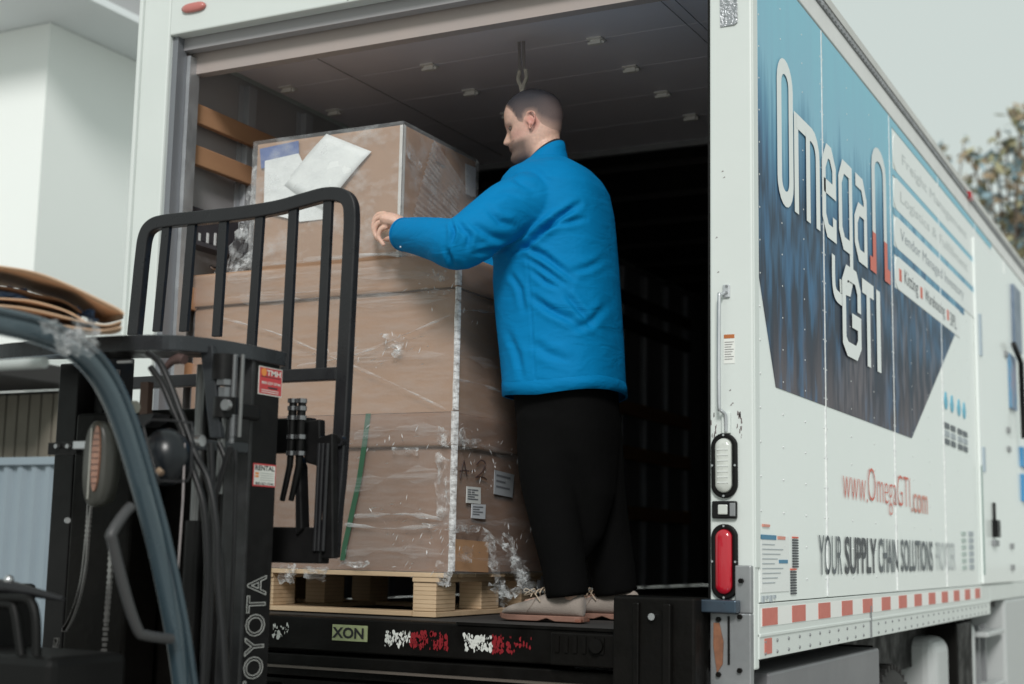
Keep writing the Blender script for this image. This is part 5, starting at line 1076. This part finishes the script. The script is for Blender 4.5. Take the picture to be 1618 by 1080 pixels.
# legs and feet
aL = onY(903,925,0.285); kL = onY(876,790,0.25); hpL = onY(870,640,0.27); aR = onY(980,922,0.60); kR = onY(948,790,0.56); hpR = onY(935,640,0.50)
for a_, k_, h_ in ((aL,kL,hpL),(aR,kR,hpR)):
    body.tube(catmull([h_+np.array([0,0,0.12]), h_, k_, a_, a_+np.array([0,0,-0.055])], 5), [.070]*5+[.062]*5+[.050]*5+[.038]*5+[.036], 14)
    body.tube([a_+np.array([0.02,0,-0.06]), a_+np.array([-0.06,0,-0.065]), a_+np.array([-0.17,0,-0.075])], [.035,.036,.026], 10)
skin = attr_mat('skin', 0.5, 0.12, 90, 0, 0.10)
bo = fuse(body, 'body', skin, 0.0042, 3, 0.45, M_)
co = coords(bo.data); rel = (co-HO)/SC; U = rel@HFt; V = rel@HL; Hn = rel@HU/HH
base_c = np.array([0.70,0.445,0.35]); cols = np.tile(base_c, (len(co), 1))
def mixc(mask, c): 
    global cols; mask = np.clip(mask, 0, 1)[:, None]; cols = cols*(1-mask)+np.array(c)*mask
inh = (Hn > -0.15) & (Hn < 1.1) & (abs(U) < 0.15) & (abs(V) < 0.12)
mixc(inh*np.exp(-((U-0.045)/0.03)**2-((Hn-0.36)/0.09)**2)*0.55, (0.50,0.23,0.20))                                   # cheek
mixc(inh*np.exp(-((U+0.016)/0.026)**2-((Hn-0.47)/0.12)**2)*(abs(V) > 0.066)*0.85, (0.55,0.20,0.165))                 # ear
beard = inh*np.clip((0.31-Hn)/0.07, 0, 1)*np.clip((U+0.01)/0.04, 0, 1)*np.clip((Hn+0.06)/0.06,0,1)
mixc(beard*0.85, (0.085,0.06,0.052)); mixc(inh*(np.exp(-((Hn-0.285)/0.018)**2)*(U > 0.06))*0.7, (0.14,0.09,0.08))
mixc(inh*np.exp(-((abs(V)-0.026)/0.016)**2-((Hn-0.565)/0.014)**2)*(U > 0.05)*0.85, (0.05,0.035,0.03))               # brow
mixc(inh*np.exp(-((abs(V)-0.031)/0.012)**2-((Hn-0.487)/0.008)**2)*(U > 0.05)*0.8, (0.06,0.04,0.035))                # lashes of the lowered lid
mixc(inh*np.exp(-(V/0.022)**2-((Hn-0.249)/0.016)**2)*(U > 0.06)*0.6, (0.42,0.17,0.15))                             # lips
paint(bo.data, cols)
# cropped hair: a thin cap that follows the skull, faded at the sides
hm_ = MB(); R = head_rings(60, 72, 0.0022, False)
hm_.loft(R[20:]); ho = hm_.build('hair', attr_mat('cropped_hair', 0.75, 0.6, 260), M_)
me = ho.data; co = coords(me); rel = (co-HO)/SC; U = rel@HFt; V = rel@HL; Hn = rel@HU/HH
line = np.interp(U, [-0.11,-0.08,-0.045,-0.03,0.008,0.018,0.035,0.05,0.07,0.09,0.1], [0.24,0.26,0.36,0.48,0.53,0.45,0.50,0.64,0.75,0.80,0.84])
bm = bmesh.new(); bm.from_mesh(me); bm.verts.ensure_lookup_table()
dele = [v for v in bm.verts if Hn[v.index] < line[v.index]-0.01]; bmesh.ops.delete(bm, geom=dele, context='VERTS'); bm.to_mesh(me); bm.free()
co = coords(me); rel = (co-HO)/SC; Hn = rel@HU/HH; U = rel@HFt; V = rel@HL
k = np.clip((Hn-0.52-0.02*np.sin(U*60))/0.30, 0, 1)[:, None]; k2 = np.clip((np.interp(U, [-0.1,0,0.1],[0.0,0.5,1.0]))*0.4, 0, 1)[:, None]
cb_ = np.array([0.145,0.105,0.10])*(1-k)+np.array([0.022,0.021,0.028])*k; cb_ = cb_*(1-k2*k)+np.array([0.035,0.035,0.045])*k2*k
line = np.interp(U, [-0.11,-0.08,-0.045,-0.03,0.008,0.018,0.035,0.05,0.07,0.09,0.1], [0.24,0.26,0.36,0.48,0.53,0.45,0.50,0.64,0.75,0.80,0.84])
ed = np.clip((Hn-line)/np.interp(U, [-0.1,-0.01,0.03], [0.24,0.16,0.07]), 0, 1)[:, None]; cb_ = (base_c*0.92)*(1-ed)+cb_*ed
rel = co-(HO+HU*0.12); shr = (1-np.clip(ed*1.6, 0, 1))*0.0045; co2 = co-rel/np.linalg.norm(rel, axis=1)[:, None]*shr; setco(me, co2)
paint(me, cb_); me.polygons.foreach_set('use_smooth', [True]*len(me.polygons))
# eyeball slivers
for s in (1, -1): MB().ball(hl(0.069, s*0.031, .487), 0.0100, 12, 8).build('eye', mat('eye_white', (0.12,0.09,0.08), 0.25), M_)

# jacket
jm = mat('blue_cloth', (0.0,0.205,0.475), 0.75, 0, (0.0,0.175,0.42), 2.2, 0.9, 0.0, 40, spec=0.12)
N = jm.node_tree.nodes; L = jm.node_tree.links; tc = N.new('ShaderNodeTexCoord')
wv = N.new('ShaderNodeTexNoise'); wv.inputs['Scale'].default_value = 420; L.new(tc.outputs['Object'], wv.inputs[0])
mpj = N.new('ShaderNodeMapping'); mpj.inputs['Scale'].default_value = (1.0, 1.0, 2.6); mpj.inputs['Rotation'].default_value = (0.0, 0.45, 0.2); L.new(tc.outputs['Object'], mpj.inputs[0])
wr = N.new('ShaderNodeTexNoise'); wr.inputs['Scale'].default_value = 7; wr.inputs['Detail'].default_value = 3; wr.inputs['Distortion'].default_value = 0.6; L.new(mpj.outputs[0], wr.inputs[0])
b1_ = N.new('ShaderNodeBump'); b1_.inputs['Strength'].default_value = 0.42; b1_.inputs['Distance'].default_value = 0.02; L.new(wr.outputs['Fac'], b1_.inputs['Height'])
b2_ = N.new('ShaderNodeBump'); b2_.inputs['Strength'].default_value = 0.18; b2_.inputs['Distance'].default_value = 0.001; L.new(wv.outputs['Fac'], b2_.inputs['Height']); L.new(b1_.outputs[0], b2_.inputs['Normal'])
L.new(b2_.outputs[0], N['Principled BSDF'].inputs['Normal'])
J = MB()
hemz = lambda ca, sa: 0.030*max(0, -ca)+0.012*max(0, ca)
J.loft([ell(y, a, b_, w_, 0.0, 56, 2.5, (hemz if i == len(rowsT)-1 else None)) for i, (y, a, b_, w_) in enumerate(rowsT)])
sl1 = catmull([onY(868,330,0.33), onY(838,322,0.215), onY(806,330,0.13), onY(768,356,0.03), onY(728,385,-0.035), onY(694,379,-0.005), onY(662,373,0.04), onY(638,370,0.078)], 5)
rs = np.interp(np.linspace(0,1,len(sl1)), [0,.14,.28,.43,.57,.71,.86,1], [.105,.112,.102,.095,.089,.079,.067,.0595])
J.tube(sl1, list(rs), 28)
J.tube(armRp[:-2], list(np.interp(np.linspace(0,1,len(armRp)-2), [0,.4,1], [.10,.085,.055])), 20)
jo = fuse(J, 'jacket', jm, 0.0062, 7, 0.5, M_)
co = coords(jo.data); nn = normals(jo.data); px_ = pix(co); facing = (nn@(-FW))
def seg_d(P, a, b_):
    a = np.array(a, float); b_ = np.array(b_, float); ab = b_-a; t = np.clip(((P-a)@ab)/(ab@ab), 0, 1); return np.linalg.norm(P-(a+t[:, None]*ab), axis=1), t
disp = np.zeros(len(co))
def crease(pts, wd, dep, ridge=0.6):
    global disp
    best = np.full(len(co), 1e9); tt = np.zeros(len(co)); n = len(pts)-1
    for i in range(n):
        d, t = seg_d(px_, pts[i], pts[i+1]); s = d < best; best[s] = d[s]; tt[s] = (i+t[s])/n
    env = np.sin(np.clip(tt, 0.02, 0.98)*math.pi)**0.6; on = (facing > 0.02)
    dep = dep*1.5; wd = wd*0.85
    disp += on*env*(-dep*np.exp(-(best/wd)**2)+ridge*dep*np.exp(-((best-wd*1.9)/(wd*1.2))**2))
crease([(806,398),(830,388),(854,366),(880,345),(915,322)], 5.5, 0.022, 0.35)
crease([(820,386),(860,404),(905,438)], 6, 0.008); crease([(850,362),(890,352),(925,345)], 5, 0.006); crease([(826,402),(860,425),(900,455)], 5, 0.006)
crease([(892,462),(915,490),(942,520)], 6, 0.007); crease([(838,424),(862,445),(885,455)], 5, 0.006); crease([(836,465),(870,490),(905,508)], 6, 0.007)
crease([(900,430),(930,422),(955,408)], 6, 0.004); crease([(900,520),(930,512),(960,480)], 7, 0.005); crease([(800,520),(818,560),(826,600)], 6, 0.004)
crease([(838,540),(870,560),(905,572)], 8, 0.005); crease([(805,430),(822,455),(828,490)], 5, 0.005); crease([(850,478),(900,500),(950,545)], 9, 0.004)
crease([(714,352),(718,366),(714,384)], 3.5, 0.010); crease([(722,350),(742,372),(738,392)], 5, 0.006); crease([(705,392),(712,408),(716,420)], 4, 0.006)
crease([(745,352),(775,372),(800,380)], 6, 0.006); crease([(770,330),(790,350),(812,356)], 6, 0.006); crease([(750,400),(785,395),(812,388)], 5, 0.006)
crease([(778,312),(800,304),(822,308)], 6, 0.004); crease([(806,276),(822,288),(846,300)], 6, 0.004); crease([(828,262),(850,272),(870,290)], 6, 0.003)
crease([(832,396),(838,470),(842,540),(847,622)], 1.7, 0.0035, 0.3)
crease([(714,345),(712,385),(706,415)], 2.0, 0.003, 0.3)
q1 = co*np.array([9,9,5]); disp += 0.0012*np.sin(q1[:,0]*2.1+np.sin(q1[:,2]*1.7))*np.sin(q1[:,2]*1.9+q1[:,1])
setco(jo.data, co+nn*disp[:, None])
# hem stitch, seams, cuff edge with buttons
hemr = ell(625, 800, 987, .245, -0.001, 56, 2.5); 
hz0 = lambda ca, sa: hemz(ca, sa)-0.010
hb = MB().loft([ell(598, 797.5, 985, .2415, 0.008, 56, 2.5), ell(604, 797.5, 986, .242, 0.003, 56, 2.5, lambda ca, sa: hemz(ca, sa)*0.2), ell(616, 798, 987, .243, 0.0005, 56, 2.5, lambda ca, sa: hemz(ca, sa)*0.6), ell(630, 799, 988, .244, 0.0, 56, 2.5, hz0), ell(630, 799, 988, .244, 0.008, 56, 2.5, hz0)], cap=False).build('hem', jm, M_)
cuffc = sl1[-1]; cuffd = sl1[-1]-sl1[-3]; cuffd /= np.linalg.norm(cuffd)
MB().tube([cuffc-cuffd*0.006, cuffc+cuffd*0.004], [0.0615,0.0605], 28, smooth=True).build('cuff', jm, M_, 0.002)
MB().tube([cuffc+cuffd*0.002, cuffc+cuffd*0.0046], [0.052,0.052], 24).build('cuff_opening', mat('cuff_painted_shade', (0.01,0.03,0.07), 0.8), M_)  # dark disc paints the shade inside the closed sleeve end
for a, b_ in ((632,378),(634,390)):
    p = onY(a, b_, 0.02); MB().tube([p, p+np.array([0,-0.006,0])], 0.0035, 8).build('button', mat('pale_button', (0.5,0.6,0.7), 0.3), M_)
# collar, with the black shirt neck inside it
cc = onY(857,258,YP); cc[2] -= 0.004
def col_ring(rf, rl, up_, lean=0.062, n=36):
    return [tuple(cc+HF*0+np.array([-rf*math.cos(t)-0.0, -rl*math.sin(t), -lean*math.cos(t)+up_])) for t in np.linspace(0, 2*math.pi, n, endpoint=False)]
cb2 = MB().loft([col_ring(.100,.100,-0.045,0.05), col_ring(.088,.086,-0.010), col_ring(.083,.080,0.018), col_ring(.076,.073,0.018), col_ring(.078,.075,-0.02)], cap=False)
cb2.build('collar', jm, M_)
MB().loft([col_ring(.079,.076,0.0), col_ring(.074,.071,0.026), col_ring(.069,.066,0.026), col_ring(.072,.069,-0.01)], cap=False).build('shirt_collar', mat('black_shirt', (0.012,0.013,0.016), 0.8), M_)
# trousers
tm = mat('black_trousers', (0.0022,0.0022,0.0024), 0.9, 0, (0.0035,0.0035,0.0035), 6, 0.8, 0.3, 18, sheen=0.0, spec=0.1)
TR = MB(); TR.loft([ell(y, a, b_, w_, 0.02, 36) for y, a, b_, w_ in ((585,802,982,.235),(630,806,984,.23),(680,812,986,.225),(720,826,984,.20),(780,852,980,.13),(850,880,960,.07),(900,898,925,.03))])
TR.tube(catmull([onY(868,660,0.27), onY(866,740,0.265), onY(876,820,0.26), onY(890,890,0.27), onY(897,942,0.275)], 6), list(np.interp(np.linspace(0,1,25), [0,.25,.5,.75,1], [.115,.104,.086,.077,.073])), 24)
TR.tube(catmull([onY(930,660,0.50), onY(938,740,0.53), onY(952,820,0.56), onY(966,890,0.58), onY(974,938,0.59)], 6), list(np.interp(np.linspace(0,1,25), [0,.25,.5,.75,1], [.12,.112,.094,.084,.077])), 24)
fuse(TR, 'trousers', tm, 0.011, 3, 0.5, M_)
# shoes
suede = mat('beige_suede', (0.34,0.29,0.255), 0.85, 0, (0.28,0.24,0.21), 25, 0.8, 0.25, 220, sheen=0.2); sole_m = mat('brick_sole', (0.26,0.135,0.10), 0.7, 0, (0.22,0.115,0.085), 30)
def shoe(tx, hx, yc, lift=0.0):
    Ln = hx-tx; ts = [0,.02,.06,.14,.25,.38,.50,.60,.70,.82,.92,.98,1.0]
    hw = [.012,.026,.038,.046,.050,.049,.045,.041,.038,.037,.035,.026,.012]; ht = [.024,.034,.046,.056,.064,.076,.090,.104,.112,.112,.108,.100,.085]
    shl = MB(); R = []
    for t, w_, h_ in zip(ts, hw, ht):
        x = tx+Ln*t; ring = []
        for k in range(20):
            a = 2*math.pi*k/20; ca, sa = math.cos(a), math.sin(a); narrow = 1-0.45*max(0, sa)**1.5 if t > .35 else 1-0.15*max(0, sa)
            ring.append((x, yc+w_*math.copysign(abs(ca)**.8, ca)*narrow, 0.018+lift+(h_-0.02)/2+(h_-0.02)/2*math.copysign(abs(sa)**.85, sa)))
        R.append(ring)
    shl.loft(R); s_ = shl.build('shoe', suede, M_); s_.modifiers.new('sub', 'SUBSURF').levels = 1; s_.modifiers['sub'].render_levels = 1
    sb = MB(); R2 = []
    for t, w_ in zip(ts, hw):
        x = tx-0.004+(Ln+0.008)*t; z0 = 0.001+0.010*max(0, 1-t/0.16)**2+lift; zz_ = z0 if (t <= .58 or t >= .66) else z0
        arch = 0.010 if .52 < t < .68 else 0.0
        R2.append([(x, yc-w_-0.004, z0+arch), (x, yc+w_+0.004, z0+arch), (x, yc+w_+0.004, 0.020+lift+0.006*max(0,1-t/0.16)**2), (x, yc-w_-0.004, 0.020+lift+0.004*max(0,1-t/0.16)**2)])
    sb.loft(R2, smooth=False).build('sole', sole_m, s_, 0.003)
    MB().box(hx-0.085, hx+0.003, yc-0.038, yc+0.038, lift+0.0005, lift+0.012).build('heel', mat('heel_brown', (0.22,0.09,0.06), 0.6), s_, 0.003)
    lc_ = mat('lace', (0.45,0.36,0.27), 0.8)
    for k in range(4):
        x = tx+Ln*(0.40+0.055*k); z = lift+0.024+np.interp(0.40+0.055*k, ts, ht)*0.98
        MB().tube(catmull([(x-0.004,yc-0.030,z-0.020),(x,yc-0.015,z-0.003),(x+0.006,yc+0.015,z-0.003),(x+0.004,yc+0.03,z-0.018)], 4), 0.0024, 6).build('lace', lc_, s_)
    x = tx+Ln*0.42; z = lift+0.024+0.072
    for sg in (1, -1): MB().tube(catmull([(x,yc-0.018,z-0.004),(x-0.015*sg-0.01,yc-0.036,z+0.012),(x-0.03,yc-0.040,z-0.004+0.006*sg),(x-0.008,yc-0.022,z-0.004)], 5), 0.0022, 6).build('lace_loop', lc_, s_)
    MB().tube([(x,yc-0.018,z-0.004),(x+0.02,yc-0.045,z-0.012),(x+0.035,yc-0.048,z-0.03)], 0.002, 6).build('lace_end', lc_, s_)
    MB().tube(catmull([(tx+Ln*.36,yc-0.049,0.030+lift),(tx+Ln*.42,yc-0.046,0.050+lift),(tx+Ln*.46,yc-0.037,0.078+lift)], 5), 0.0012, 5).build('seam', mat('suede_seam', (0.25,0.20,0.17), 0.9), s_)
shoe(-0.998, -0.690, 0.283); shoe(-0.925, -0.615, 0.585)

# ------------------------------------------------------------------ put every thing's origin at its base
bpy.context.view_layer.update()
def descend(o):
    for c in o.children: yield c; yield from descend(c)
for o in [o for o in S.objects if o.parent is None and o.type in ('EMPTY', 'MESH') and 'kind' not in o]:
    ms = [m for m in ([o]+list(descend(o))) if m.type == 'MESH']; lo = np.array([1e9]*3); hi = -lo
    for m in ms:
        c = coords(m.data); lo = np.minimum(lo, c.min(0)); hi = np.maximum(hi, c.max(0))
    b_ = Vector(((lo[0]+hi[0])/2, (lo[1]+hi[1])/2, lo[2]))
    if o.type == 'MESH': o.data.transform(Matrix.Translation(-b_))
    o.location = b_
    for c in o.children: c.matrix_parent_inverse = Matrix.Translation(-b_)
